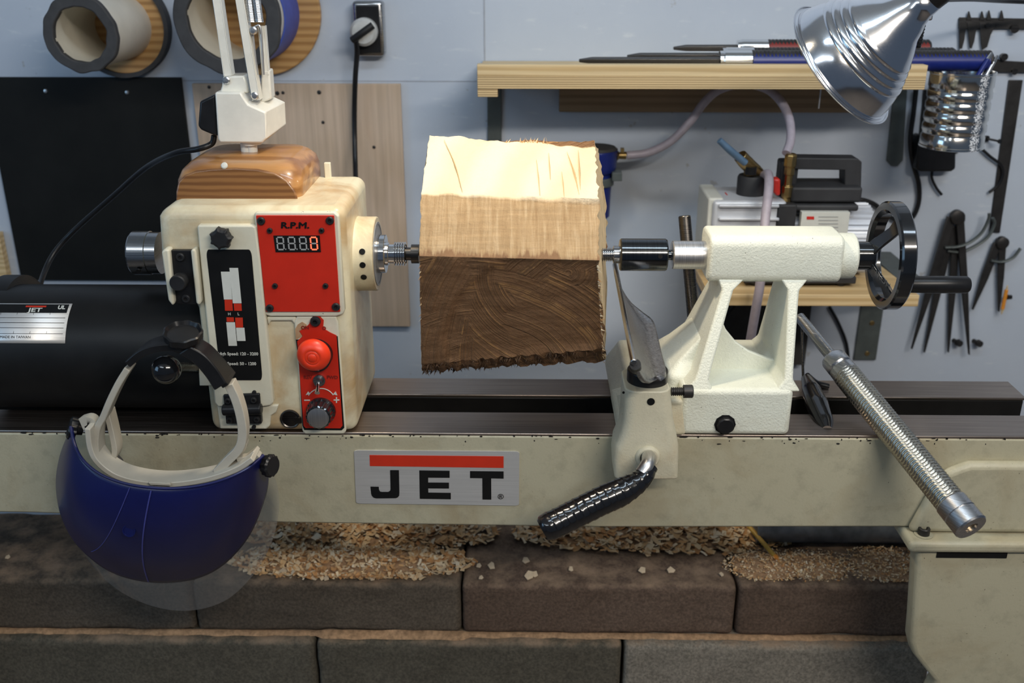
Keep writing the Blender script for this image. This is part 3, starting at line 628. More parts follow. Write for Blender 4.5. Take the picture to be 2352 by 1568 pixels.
rq = [at(*zl(*p), LY) for p in prof]
prism(bm, rq, (0, 0.05, 0)); bmh = bm
bm2 = B()
A = [at(*zl(1160, 955), LY), at(*zl(1165, 1185), LY), at(*zl(1130, 1228), LY)]
hb = obj('housing', bm, M['lampwhite'], lamp, 0.004, 3)
bm = B(); fr_ = [at(*zl(1150, 960), LY), at(*zl(1160, 1190), LY), at(*zl(1120, 1228), LY)]
bk = [at(*zl(1328, 870), LY+0.05), at(*zl(1338, 1060), LY+0.05), at(*zl(1170, 1195), LY+0.05)]
tk = [at(*zl(1010, 880), LY+0.03), at(*zl(1170, 800), LY+0.05)]
vs = [bm.verts.new(p) for p in fr_ + bk + [at(*zl(990, 870), LY+0.004), at(*zl(1200, 810), LY+0.05), at(*zl(1010, 1200), LY+0.01), at(*zl(1060, 1200), LY+0.05)]]
bmesh.ops.convex_hull(bm, input=bm.verts); obj('housing_side', bm, M['lampwhite'], lamp, 0.002, 2)
bm = B(); prism(bm, [at(*zl(x, y), LY+0.006) for x, y in [(722, 810), (590, 870), (575, 1080), (600, 1115), (742, 1175)]], (0, 0.040, 0)); obj('black_cap', bm, M['black'], lamp, 0.003, 3)
bm = B(); pp(bm, [zl(*p) for p in [(790, 655), (975, 650), (1000, 720), (1010, 800), (760, 800), (780, 740)]], LY+0.012, 0.034); bk_ = obj('arm_bracket', bm, M['lampwhite'], lamp, 0.002)
bm = B(); pp(bm, [zl(*p) for p in [(1120, 600), (1190, 600), (1208, 850), (1110, 890)]], LY+0.022, 0.02); obj('bracket_cheek', bm, M['lampwhite'], lamp, 0.002)
def chan(bm, p0, p1, wpx, Y, d):        # U-channel arm
    a = at(*p0, Y); c = at(*p1, Y); w_ = ms(wpx, a)/2; dr = (c-a).normalized(); s_ = Vector((dr.z, 0, -dr.x))
    t = 0.0012
    for off in (-w_, w_-t):
        prism(bm, [a + s_*off, a + s_*(off+t), c + s_*(off+t), c + s_*off], (0, d, 0))
    prism(bm, [a - s_*w_, a + s_*w_, c + s_*w_, c - s_*w_], (0, t, 0))
bm = B(); chan(bm, zl(835, 650), (zl(690, -320)), 19, LY+0.014, 0.014); obj('rear_arm', bm, M['lampwhite'], lamp, 0.0004)
bm = B(); chan(bm, zl(1075, 860), (zl(880, -320)), 19, LY+0.006, 0.014); obj('front_arm', bm, M['lampwhite'], lamp, 0.0004)
bm = B(); chan(bm, zl(1155, 640), zl(1120, 220), 17, LY+0.022, 0.008); obj('spring_link', bm, M['lampwhite'], lamp, 0.0004)
bm = B(); tube(bm, [at(*zl(x, y), LY+0.014) for x, y in [(1085, 640), (1050, 320), (1045, 260), (1080, 225), (1115, 260), (1140, 640)]], 0.0014, 8); obj('spring_wire', bm, M['quill'], lamp)
for nx in (1028, 1092):
    bm = B(); a = at(*zl(nx+12, 190), LY+0.012); c = at(*zl(nx-55, -320), LY+0.012); dr = (c-a); u, v = frame(dr); n = 38; P = []
    for i in range(n*8+1): t = i/(n*8); an = 2*math.pi*i/8; P.append(a + dr*t + (u*math.cos(an) + v*math.sin(an))*0.0042)
    tube(bm, P, 0.0010, 5, 0); obj('spring', bm, M['quill'], lamp)
for x, y, Y in ((822, 690, LY+0.011), (1065, 822, LY+0.005), (1052, 262, LY+0.008)):
    c = at(*zl(x, y), Y); bm = B(); rev(bm, c, (0,-1,0), [(-0.002, 0.0045), (0.001, 0.0045), (0.0022, 0.003), (0.0024, 0)], 20, cap=False); obj('arm_bolt', bm, M['quill'], lamp)
# lamp head above the frame, where its light comes from
top = at(*zl(880, -320), LY+0.012); e = Vector((-0.05, 0.03, 0.83)); bm = B(); tube(bm, [top, top.lerp(e, 0.5) + Vector((0, 0, 0.012)), e], 0.006, 12); obj('upper_arm', bm, M['lampwhite'], lamp)
bm = B(); rev(bm, e + Vector((-0.01, -0.01, 0.0)), (0,0,-1), [(0, 0.018), (0.02, 0.022), (0.05, 0.05), (0.09, 0.072)], 40, cap=False); obj('lamp_shade', bm, M['lampwhite'], lamp, solid=0.0015)
# cord of the lamp
P = [at(x, y, Y) for x, y, Y in [(492, 312, 0.125), (486, 330, 0.125), (455, 342, 0.12), (400, 352, 0.14), (335, 385, 0.20), (260, 450, 0.25), (175, 525, 0.28), (125, 580, 0.27), (100, 630, 0.24), (88, 672, 0.19)]]
bm = B(); tube(bm, P, 0.0036, 12); obj('power_cord', bm, M['black'], lamp)

# ============================================================ WOOD BLANK
sec7 = [(0.150, 0.329), (0.0, 0.298), (-0.070, 0.247), (-0.020, 0.100), (0.004, 0.0795), (0.15, 0.095), (0.225, 0.20), (0.215, 0.29)]
# (Y,Z); end x positions left/right per corner
def ex(px, Y, Z, py):
    return at(px, py, Y).x
XL = [ex(987, .15, .329, 312), ex(967, 0, .298, 434), ex(963, -.07, .247, 580), ex(968, -.02, .096, 835), ex(970, .004, .0795, 858), ex(985, .15, .095, 840), -0.10, -0.10]
XR = [ex(1366, .15, .329, 338), ex(1376, 0, .298, 456), ex(1373, -.07, .247, 598), ex(1388, -.02, .096, 825), ex(1388, .004, .0795, 830), ex(1392, .12, .095, 820), ex(1391, .225, .20, 600), ex(1378, .215, .29, 400)]
bm = B(); lay = bm.verts.layers.float.new('s'); rows = []; NS = 26; NX = 80
prof = []
for i in range(len(sec7)):
    a = sec7[i]; b2 = sec7[(i+1) % len(sec7)]
    for k in range(NS): t = k/NS; prof.append((i+t, a[0]*(1-t)+b2[0]*t, a[1]*(1-t)+b2[1]*t, XL[i]*(1-t)+XL[(i+1)%8]*t, XR[i]*(1-t)+XR[(i+1)%8]*t))
cy, cz = 0.08, 0.2035
for (s, y, z, xl_, xr_) in prof:
    row = []
    je = 0.0022*noise.noise(Vector((s*9, 3.1, 0))) ; jr = 0.0035*noise.noise(Vector((s*11, 7.7, 0)))
    for j in range(NX+1):
        u = j/NX; x = (xl_+je)*(1-u) + (xr_+jr)*u
        # saw skew: right end slightly lower on the top edge
        yy, zz = y, z
        if s <= 1.0: zz -= 0.016*u*(1-s*0.62) - 0.006*(1-s)
        elif s < 2.0: zz -= 0.0065*u*(2-s)+0.004*u
        elif s < 3.0: zz -= 0.004*u*(3-s); zz += 0.022*u*(s-2)
        elif s < 4.2: zz += 0.022*u - 0.005*u*(s-3)
        dr = Vector((0, yy-cy, zz-cz)).normalized(); f = s - math.floor(s); ed = min(f, 1-f)
        amp = 0.0012 + 0.0022*math.exp(-ed*18)
        d = amp*noise.noise(Vector((x*55, yy*45, zz*45))) + 0.0008*noise.noise(Vector((x*220, yy*160, zz*160)))
        if 1 < s < 2.1: d += 0.0006*noise.noise(Vector((x*500, 1, 1)))
        if 2 < s < 3:   # carved hollow behind an arc cut
            rad = math.hypot(x-0.030, zz-0.130) + 0.003*noise.noise(Vector((x*30, zz*30, 2))) 
            if rad < 0.124: d -= 0.0042*min(1, (0.124-rad)/0.005)
        if 3 <= s < 5: d += 0.0035*noise.noise(Vector((x*130, yy*60, 5)))
        v = bm.verts.new((x, yy + dr.y*d, zz + dr.z*d)); v[lay] = s; row.append(v)
    rows.append(row)
n = len(rows)
for i in range(n):
    for j in range(NX):
        bm.faces.new([rows[i][j], rows[i][j+1], rows[(i+1)%n][j+1], rows[(i+1)%n][j]])
for q_ in (bm.faces.new([r_[0] for r_ in rows]), bm.faces.new([r_[-1] for r_ in rows][::-1])): q_.material_index = 1
# material
m, nt, b = nm('fresh sawn blank'); v = coords(nt)
at_ = nt.nodes.new('ShaderNodeAttribute'); at_.attribute_name = 's'; s_out = at_.outputs['Fac']
def addn(a, bsock, k_):
    mm = nt.nodes.new('ShaderNodeMath'); mm.operation = 'MULTIPLY_ADD'; nt.links.new(bsock, mm.inputs[0]); mm.inputs[1].default_value = k_; nt.links.new(a, mm.inputs[2]); return mm.outputs[0]
nj = noi(nt, coords(nt, (60, 5, 5)), 1.2, 4, 0.7)
e1 = addn(s_out, nj, 0.04); e2 = addn(s_out, noi(nt, coords(nt, (75, 4, 4)), 1.0, 4, 0.75), 0.75)
def div(sock, k_):
    mm = nt.nodes.new('ShaderNodeMath'); mm.operation = 'MULTIPLY'; nt.links.new(sock, mm.inputs[0]); mm.inputs[1].default_value = k_; return mm.outputs[0]
f1 = ramp(nt, div(e1, 0.1), [(0.1015, (0,)*3), (0.1030, (1,)*3)]); f2 = ramp(nt, div(e2, 0.1), [(0.2285, (0,)*3), (0.2335, (1,)*3)])
f2b = ramp(nt, div(s_out, 0.1), [(0.1990, (0,)*3), (0.2015, (1,)*3)])
# fresh top
wv = N(nt, 'ShaderNodeTexWave'); wv.bands_direction = 'X'; nt.links.new(coords(nt, (1, 0.5, 0.5), (0, 0, 0.5)), wv.inputs[0]); wv.inputs['Scale'].default_value = 5; wv.inputs['Distortion'].default_value = 5; wv.inputs['Detail'].default_value = 3
cf = ramp(nt, wv.outputs[1], [(0.1, (0.68, 0.55, 0.37)), (0.9, (0.75, 0.63, 0.45))])
# sawn face
n_s = noi(nt, coords(nt, (210, 14, 14)), 1, 5, 0.7); n_h = noi(nt, coords(nt, (10, 60, 420)), 1, 3, 0.7)
csn = ramp(nt, n_s, [(0.25, (0.28, 0.175, 0.085)), (0.5, (0.38, 0.26, 0.14)), (0.75, (0.52, 0.39, 0.24))])
csn2 = mix(nt, 0.35, csn.outputs[0], ramp(nt, n_h, [(0.3, (0.55,)*3), (0.7, (1.15,)*3)]).outputs[0], 'MULTIPLY')
# brown face with chain saw arcs
def arcs(loc, sc, ds, wlo, whi, ns):
    vv = coords(nt, (1, 0, 1), (0, 0, 0), loc); ln = nt.nodes.new('ShaderNodeVectorMath'); ln.operation = 'LENGTH'; nt.links.new(vv, ln.inputs[0])
    dd = addn(ln.outputs['Value'], noi(nt, coords(nt), 9, 2, 0.5), ds)
    sn = nt.nodes.new('ShaderNodeMath'); sn.operation = 'MULTIPLY'; nt.links.new(dd, sn.inputs[0]); sn.inputs[1].default_value = sc
    # uneven spacing of the saw marks: 1-D noise of the radius
    cmb = nt.nodes.new('ShaderNodeCombineXYZ'); nt.links.new(sn.outputs[0], cmb.inputs[0]); cmb.inputs[1].default_value = ns
    q = noi(nt, cmb.outputs[0], 1.0, 3, 0.7)
    return ramp(nt, q, [(wlo, (0,)*3), (whi, (1,)*3)]).outputs[0]
A1 = arcs((-0.055, 0, -0.145), 330, 0.012, 0.47, 0.66, 3.1); A2 = arcs((0.045, 0, 0.03), 300, 0.014, 0.47, 0.66, 9.7); A3 = arcs((-0.16, 0, -0.02), 260, 0.012, 0.47, 0.66, 17.7)
nm_ = ramp(nt, noi(nt, v, 10, 2, 0.5), [(0.47, (0,)*3), (0.50, (1,)*3)]); nm2 = ramp(nt, noi(nt, coords(nt, (1,1,1), (0,0,0), (4, 2, 7)), 8, 2, 0.5), [(0.52, (0,)*3), (0.55, (1,)*3)])
AR = mix(nt, nm2.outputs[0], mix(nt, nm_.outputs[0], A1, A2), A3)
nb = noi(nt, coords(nt, (20, 20, 140)), 1, 5, 0.7)
cb = ramp(nt, nb, [(0.3, (0.145, 0.074, 0.034)), (0.7, (0.25, 0.138, 0.070))])
arl = ramp(nt, AR, [(0.45, (0,)*3), (0.85, (0.9,)*3)]); am = ramp(nt, noi(nt, v, 40, 4, 0.7), [(0.42, (0,)*3), (0.58, (1,)*3)])
cb2 = mix(nt, mix(nt, 1.0, arl.outputs[0], am.outputs[0], 'MULTIPLY'), cb.outputs[0], (0.46, 0.25, 0.10))
c = mix(nt, f1.outputs[0], cf.outputs[0], csn2)
c = mix(nt, f2.outputs[0], c, (0.22, 0.125, 0.065))
c = mix(nt, f2b.outputs[0], c, cb2)
nt.links.new(c, b.inputs['Base Color']); b.inputs['Roughness'].default_value = 0.75; b.inputs['Specular IOR Level'].default_value = 0.25
hmix = mix(nt, f2b.outputs[0], mix(nt, f1.outputs[0], wv.outputs[1], n_s), AR)
h2 = mix(nt, 0.45, hmix, noi(nt, v, 260, 4, 0.7)); bump(nt, b, h2, 0.8, 0.0040); M['blank'] = m
blank = thing('wood_blank', 'rough chainsawn square-cut block of wood held between the lathe centres', 'wood block', (0.0, 0.08, 0.09))
M['endface'] = plain('pale split end face', (0.70, 0.52, 0.30), 0.8, 0, 0.2, 60, 0.5, 200)
obj('blank_body', bm, [M['blank'], M['endface']], blank, ang=50, merge=False)
bm = B()
def sliver(p, d, l, w_):
    d = d.normalized(); s_ = d.cross(Vector((random.random(), random.random(), random.random()))).normalized()*w_; q = d.cross(s_).normalized()*w_*0.5
    a = [bm.verts.new(p + x) for x in (s_, -s_, q)]; t = bm.verts.new(p + d*l)
    bm.faces.new(a); [bm.faces.new([a[i], a[(i+1)%3], t]) for i in range(3)]
for i in range(520):
    u = random.random(); x = XL[4]*(1-u)+XR[4]*u; kk = random.random(); base = Vector((x, -0.018+0.03*kk, 0.099-0.021*min(1, kk*1.2)+0.021*u))
    sliver(base + Vector((0, 0, 0.0010)), Vector((random.uniform(-.8, .8), random.uniform(-.8, .2), -1)), random.uniform(0.002, 0.0075), random.uniform(0.0006, 0.0022))
obj('bark_fringe', bm, plain('brown fibres', (0.11, 0.06, 0.03), 0.85, 0, 0.4, 200), blank, kind='stuff'); bm = B()
for i in range(70):
    u = random.random(); s0 = 2+u; y = -0.07*(1-u)-0.02*u; z = 0.243*(1-u)+0.103*u; x = XR[2]*(1-u)+XR[3]*u
    sliver(Vector((x-0.001, y+0.002, z)), Vector((random.uniform(0.3, 1), -0.2, random.uniform(-1.3, .3))), random.uniform(0.002, 0.007), random.uniform(0.0005, 0.0016))
for i in range(12):
    u = random.random(); x = XL[2]*(1-u)+XL[3]*u; sliver(Vector((x+0.001, -0.07*(1-u)-0.02*u+.002, 0.24*(1-u)+0.1*u)), Vector((-1, -0.2, random.uniform(-1.5, -.5))), random.uniform(0.002, 0.007), 0.0008)
for i in range(26):
    px = random.choice([1165, 1200, 1212, 1220, 1230, 1240, 1250]) + random.uniform(-9, 9); p = at(px, 330, 0.150); p.z = 0.3225
    sliver(p, Vector((random.uniform(-.7, .9), -0.3, 1)), random.uniform(0.004, 0.013), random.uniform(0.0008, 0.0018))
obj('splinter_fringe', bm,  M['chips'], blank, kind='stuff')

def topface(px, t):
    Y = 0.15*(1-t); Z = 0.329-0.031*t
    for _ in range(3):
        p = at(px, 330+115*t, Y); u = (p.x+0.10)/0.20; zz = Z - 0.016*u*(1-t*0.62) + 0.006*(1-t); p = Vector((at(px, 784-F*math.tan(TH-math.atan2(CAM.z-zz, Y-CAM.y)), Y).x, Y, zz))
    return p + Vector((0, 0, 0.0006))
for (xa, ta, xb, tb, rr2) in ((1302, 0.15, 1330, 0.95, 0.0011), (1328, 0.1, 1333, 0.9, 0.0008), (1232, 0.35, 1240, 0.98, 0.0006), (1260, 0.2, 1264, 0.7, 0.0006), (1020, 0.1, 1062, 0.97, 0.0007), (1290, 0.55, 1296, 1.0, 0.0005)):
    bm = B(); tube(bm, [topface(xa, ta), topface(xa*0.4+xb*0.6, ta*0.5+tb*0.5), topface(xb, tb)], [0.0002, rr2, 0.0002], 6, 8); obj('grain_split', bm, M['split'], blank)

# ============================================================ TAILSTOCK
ts = thing('lathe_tailstock', 'cream cast lathe tailstock with open frame and black handwheel', 'lathe tailstock', at(1690, 1003, 0.0))
def TX(px, py, Y): return at(px, py, Y).x
ZB = 0.062
xb0 = TX(1560, 1000, 0); xb1 = TX(1808, 1000, 0)
bm = B(); box(bm, xb0, xb1+0.002, -0.002, 0.163, 0.0004, ZB); base = obj('base', bm, M['cream_tail'], ts, 0.007, 4)
bm = B(); x0 = TX(1632, 585, 0.045); x1 = TX(1942, 585, 0.045)
ry0, ry1 = 0.048, 0.112; rz0, rz1 = 0.177, 0.2345
prism(bm, [(x0, y, z) for y, z in rr(ry0, rz0, ry1, rz1, 0.013, 5)], (x1-x0, 0, 0)); obj('barrel', bm, M['cream_tail'], ts, 0.004, 3)
bm = B(); xe = TX(1960, 585, 0.08); rev(bm, (x1-0.002, AXY, ZA), (1,0,0), [(0, 0.0275), (xe-x1, 0.0275), (xe-x1+0.002, 0.025)], 48); obj('end_collar', bm, M['cream_tail'], ts, 0.001)
# left plate
def plate4(tf0, tf1, bf0, bf1, zt_, zb_, yt0, yt1, yb0, yb1, nz=10, foot=0.0):
    bm = B(); rings = []
    for i in range(nz+1):
        t = i/nz; z = zt_*(1-t) + zb_*t; e2_ = t
        y0 = yt0*(1-e2_) + yb0*e2_; y1 = yt1*(1-e2_) + yb1*e2_
        fl = 0.010*max(0, (t-0.88)/0.12)**2 + 0.010*max(0, (0.12-t)/0.12)**2
        xa = tf0*(1-t) + bf0*t - fl*foot; xb = tf1*(1-t) + bf1*t + fl
        rings.append([Vector((xa, y0, z)), Vector((xb, y0, z)), Vector((xb, y1, z)), Vector((xa, y1, z))])
    return loft(bm, rings)
bm = plate4(TX(1667, 645, .05), TX(1692, 645, .05), TX(1590, 885, 0), TX(1622, 885, 0), 0.183, ZB-0.004, 0.050, 0.110, 0.0, 0.161, foot=1)
obj('left_strut', bm, M['cream_tail'], ts, 0.003, 3)
bm = plate4(TX(1812, 645, .05), TX(1838, 645, .05), TX(1803, 885, 0), TX(1822, 885, 0), 0.183, ZB-0.004, 0.050, 0.110, 0.0, 0.161, foot=1)
obj('right_strut', bm, M['cream_tail'], ts, 0.003, 3)
bm = B(); pw = [(1640, 690), (1647, 700), (1655, 728), (1668, 758), (1690, 785), (1720, 806), (1765, 824), (1812, 834), (1812, 868), (1605, 868)]
pp(bm, pw, 0.060, 0.007); obj('web', bm, M['cream_tail'], ts, 0.0015, 2)
# left rear fillet of the base
bm = B(); xq = TX(1532, 800, 0.05); loft(bm, [rsec(xq, xb0+0.02, 0.03, 0.155, z, 0.010) for z in (0.001, 0.05, ZB+0.001)] + [rsec(xq+0.014, xb0+0.024, 0.045, 0.140, ZB+0.016, 0.006), rsec(xq+0.040, xb0+0.036, 0.05, 0.125, ZB+0.045, 0.004)]) ; obj('flange', bm, M['cream_tail'], ts, 0.003, 3)
# plug on base
c = at(1665, 974, -0.002); bm = B(); rev(bm, c, (0,-1,0), [(0, 0.013), (0.001, 0.013), (0.001, 0.0105), (0.006, 0.0105), (0.007, 0.009)], 10); obj('lock_bolt', bm, M['black'], ts)
# quill, live centre
def LX(px): return ax(px).x
bm = B(); rev(bm, (LX(1543), AXY, ZA), (1,0,0), [(0, 0.0162), (0.0012, 0.0172), (LX(1636)-LX(1543), 0.0172)], 48); obj('quill', bm, M['quill'], ts)
kk = ms(1, ax(1480)); xc = LX(1383)
D = lambda px: LX(px) - xc
bm = B(); prof = [(-0.006, 10*kk)]
x = 1383
while x < 1406: prof += [(D(x), 12*kk), (D(x+1.2), 15.5*kk), (D(x+2.6), 15.5*kk), (D(x+3.8), 12*kk)]; x += 4.6
prof += [(D(1408), 12*kk), (D(1409), 20*kk), (D(1424), 20*kk), (D(1425), 14*kk), (D(1427), 14*kk)]
rev(bm, (xc, AXY, ZA), (1,0,0), prof, 40); lc = obj('live_centre', bm, M['steel'], ts, ang=30)
bm = B(); xc2 = LX(1422); D2 = lambda px: LX(px) - xc2
rev(bm, (xc2, AXY, ZA), (1,0,0), [(0, 24*kk), (0.0005, 34*kk), (0.002, 37*kk), (D2(1528), 37*kk), (D2(1531), 35*kk), (D2(1531), 12*kk), (D2(1546), 12*kk)], 64); lb_ = obj('centre_body', bm, M['blackchrome'], lc, ang=30)
bm = B(); rev(bm, (LX(1512), AXY-37*kk+0.0004, ZA+0.004), (0,-1,0.2), [(0, 0.0027), (0.0008, 0.0027)], 20); obj('centre_hole', bm, M['label'], lb_)
# handwheel
hx0 = LX(1957); hx1 = LX(2002); wxr = TX(2044, 585, 0.08)
bm = B(); rev(bm, (hx0, AXY, ZA), (1,0,0), [(0, 0.0172), (hx1-hx0, 0.0172), (hx1-hx0+0.004, 0.012)], 40); whb = obj('handwheel', bm, M['blackgloss'], ts, 0.001, label='black cast three-spoked handwheel with crank handle')
RW = 0.0655; bm = B(); wr_ = 0.0088
rev(bm, (wxr, AXY, ZA), (1,0,0), [(wr_, RW-0.011), (wr_, RW-0.002), (wr_-0.002, RW), (-wr_+0.002, RW), (-wr_, RW-0.002), (-wr_, RW-0.010), (-wr_+0.004, RW-0.014), (wr_-0.002, RW-0.014), (wr_, RW-0.011)], 72, cap=False); obj('rim', bm, M['blackgloss'], whb)
for a_ in (62, 182, 302):
    bm = B(); a = R(a_); di = Vector((0, -math.cos(a), math.sin(a))); side = Vector((0, math.sin(a), math.cos(a))); rings = []
    for t, wd, xx in ((0.008, 0.012, hx1-0.004), (0.022, 0.010, hx1+0.004), (0.038, 0.009, (hx1+wxr)/2+0.004), (0.054, 0.013, wxr-0.001)):
        p = Vector((xx, AXY, ZA)) + di*t; rings.append([p + side*wd + Vector((-0.003,0,0)), p - side*wd + Vector((-0.003,0,0)), p - side*wd*0.8 + Vector((0.003,0,0)), p + side*wd*0.8 + Vector((0.003,0,0))])
    loft(bm, rings); obj('spoke', bm, M['blackgloss'], whb, 0.0015)
bm = B(); c = Vector((hx1+0.007, 0.050, ZA-0.021)); tmesh(bm, 'IRON', 0.011, lambda x, y, z: c + Vector((x*0.45, -x*0.8, y - x*0.45)), 0.0002)
obj('cast_lettering', bm, plain('worn lettering', (0.12, 0.12, 0.12), 0.4), whb)
hp = at(2068, 653, 0.045); bm = B(); hy = hp.y; hz = hp.z; xa = at(2062, 653, hy).x; xz = at(2225, 653, hy).x
rev(bm, (wxr+wr_-0.001, hy, hz), (1,0,0), [(0, 0.0075), (0.002, 0.0075), (xa-wxr+0.004-wr_, 0.0078)], 28); obj('handle_pin', bm, M['quill'], whb)
bm = B(); ln = xz-xa-0.004; rev(bm, (xa+0.004, hy, hz), (1,0,0), [(0, 0.0085), (0.002, 0.0098), (ln*0.6, 0.0104), (ln-0.003, 0.0102), (ln, 0.0085)], 36); obj('crank_handle', bm, M['black'], whb)
# lock lever behind
bm = B(); cyl(bm, at(1572, 495, 0.20), at(1596, 770, 0.15), 0.0082, n=28); obj('lock_lever', bm, M['darksteel'], ts, 0.002, 3)

# ============================================================ BANJO
bj = thing('lathe_banjo', 'cream cast tool rest base straddling the bed with a black taped clamp handle', 'tool rest base', at(1480, 1003, -0.005))
bm = B()
X0b = 0.113
def ts_(z, a0, a1, y0, y1): return [Vector((a0, y0, z)), Vector((a1, y0, z)), Vector((a1, y1, z)), Vector((a0, y1, z))]
loft(bm, [ts_(0.0006, X0b, 0.197, -0.004, 0.21), ts_(0.016, X0b+0.001, 0.196, -0.002, 0.21), ts_(0.034, X0b+0.012, 0.195, 0.0, 0.205), ts_(0.047, X0b+0.017, 0.193, 0.0, 0.195)]); obj('slide', bm, M['cream_banjo'], bj, 0.005, 4)
def PS(py, Y, a, b_): q = at(a, py, Y); return q.x, at(b_, py, Y).x, q.z
secs = []
for py, Y, a, b_, yb, r in ((1100, -0.052, 1412, 1558, -0.004, 0.006), (1060, -0.055, 1410, 1560, -0.004, 0.008), (1028, -0.055, 1414, 1561, -0.004, 0.010), (1000, -0.055, 1428, 1556, 0.0, 0.012), (970, -0.055, 1434, 1549, 0.012, 0.012), (930, -0.055, 1436, 1545, 0.012, 0.013), (899, -0.055, 1437, 1541, 0.012, 0.013)):
    xa, xb, z = PS(py, Y, a, b_); secs.append(rsec(xa, xb, Y, yb, z, r, 5))
bm = B(); loft(bm, secs); post = obj('post_housing', bm, M['cream_banjo'], bj, 0.0015, 2, ang=60)
ztop = secs[-1][0].z
# left skirt joining slide and post
bm = B(); xa = X0b
loft(bm, [[Vector((X0b, y, z)) for y, z in ((-0.004, 0.0), (0.10, 0.0), (0.10, 0.016), (-0.004, 0.018))], [Vector((X0b+0.014, y, z)) for y, z in ((-0.040, -0.03), (0.06, 0.0), (0.06, 0.040), (-0.030, 0.028))], [Vector((X0b+0.030, y, z)) for y, z in ((-0.050, -0.034), (0.03, 0.0), (0.03, 0.045), (-0.045, 0.03))]])
obj('skirt', bm, M['cream_banjo'], bj, 0.004, 3)
c = at(1488, 1050, -0.0565); bm = B(); rev(bm, c, (0,-1,0), [(-0.004, 0.0145), (0.0, 0.0145), (0.003, 0.0125), (0.003, 0.0095), (0.0, 0.009)], 36, cap=False); obj('clamp_boss', bm, M['cream_banjo'], bj, 0.0006)
for x, y, r_ in ((1495, 922, 9), (1432, 901, 3)):
    c = at(x, y, -0.0552); bm = B(); rev(bm, c, (0,-1,0), [(0, ms(r_, c)), (0.0006, ms(r_, c))], 24); obj('screw_hole', bm, M['label'], bj)
# clamp handle
P = [at(1489, 1048, -0.056), at(1491, 1052, -0.075), at(1488, 1066, -0.092), at(1474, 1088, -0.100)]
bm = B(); tube(bm, P, ms(16.5, P[1]), 24); ch = obj('clamp_rod', bm, M['quill'], bj)
Q = [at(1494, 1070, -0.090), at(1478, 1095, -0.100), at(1440, 1122, -0.110), at(1370, 1155, -0.120), at(1300, 1190, -0.130), at(1262, 1208, -0.136), at(1246, 1217, -0.138)]
PP = resamp(catmull(Q, 14), 150); bm = B(); rings = []; a = None
for i, p in enumerate(PP):
    t = i/149; d = (PP[min(i+1, 149)] - PP[max(i-1, 0)]).normalized()
    if a is None: a, b2 = frame(d)
    else: a = (a - d*a.dot(d)).normalized(); b2 = a.cross(d).normalized()
    r = 0.0088 + 0.0070*min(1, max(0, (t-0.04)/0.30))**0.8
    if t > 0.93: r *= 1 - 0.22*((t-0.93)/0.07)**2
    rings.append([p + (a*math.cos(q) + b2*math.sin(q))*(r*(1 + 0.045*((i*0.115 + q/(2*math.pi)) % 1.0) + 0.02*noise.noise(Vector((i*0.2, math.cos(q)*2, math.sin(q)*2))))) for q in [2*math.pi*k_/36 for k_ in range(36)]])
loft(bm, rings); obj('taped_grip', bm, M['tape'], ch, ang=28, label='glossy black tape-wrapped grip')
# set screw right
c = at(1541, 899, -0.028); bm = B(); prof = []; t = 0
while t < 0.014: prof += [(t, 0.0042), (t+0.0006, 0.0052), (t+0.0012, 0.0052), (t+0.0018, 0.0042)]; t += 0.0022
prof += [(0.0145, 0.0078), (0.0245, 0.0078), (0.0255, 0.0068), (0.0255, 0.004), (0.020, 0.004)]
rev(bm, c, (1,0,0.02), prof, 24); obj('set_screw', bm, M['castdark'], bj, ang=30)
# tool rest
tr_ = thing('tool_rest', 'curved grey steel tool rest blade pointing away on a round black post collar', 'tool rest', (at(1485, 870, -0.022).x, -0.022, ztop))
cc = Vector((at(1486, 880, -0.022).x, -0.022, ztop)); bm = B(); rc = 0.0238
rev(bm, cc, (0,0,1), [(-0.004, rc), (0.013, rc), (0.0145, rc-0.0015), (0.0145, 0)], 56, cap=True); obj('post_collar', bm, M['black'], tr_, 0.0006)
ZR = 0.155
e0 = at(1412, 608, Z=ZR); e1_ = at(1456, 832, Z=ZR)
bm = B(); tube(bm, [e0, e0.lerp(e1_, 0.5) , e1_], ms(7.5, e1_), 14); obj('rest_rail', bm, M['steel'], tr_, 0.0008)
LE = catmull([at(x, y, Z=z) for x, y, z in [(1414, 618, .151), (1420, 640, .147), (1432, 668, .140), (1450, 694, .132), (1476, 716, .125), (1500, 736, .120), (1511, 772, .118), (1521, 815, .116), (1529, 846, .115), (1526, 860, .115), (1508, 867, .115)]], 8)
LE = resamp(LE, 49)
def bl(i, v):
    u = (i/48)**0.92; p = e0.lerp(e1_, u) + Vector((0.002, 0, 0.0)); q = LE[i]
    w_ = (q-p).length; r_ = p.lerp(q, v); r_.z -= 0.20*w_*math.sin(math.pi*v)
    return r_
bm = B(); loft(bm, [[bl(i, j/16) for j in range(17)] for i in range(49)], closed=False); obj('rest_blade', bm, M['restblade'], tr_, solid=0.004, ang=70)
bm = B(); tube(bm, [e1_ + Vector((0.002, 0.004, -0.004)), e1_ + Vector((0.006, 0.03, -0.020)), cc + Vector((-0.010, -0.002, 0.018)), cc + Vector((0.0, 0, 0.010))], [0.006, 0.006, 0.009, 0.016], 14); obj('rest_gusset', bm, M['blacksat'], tr_)

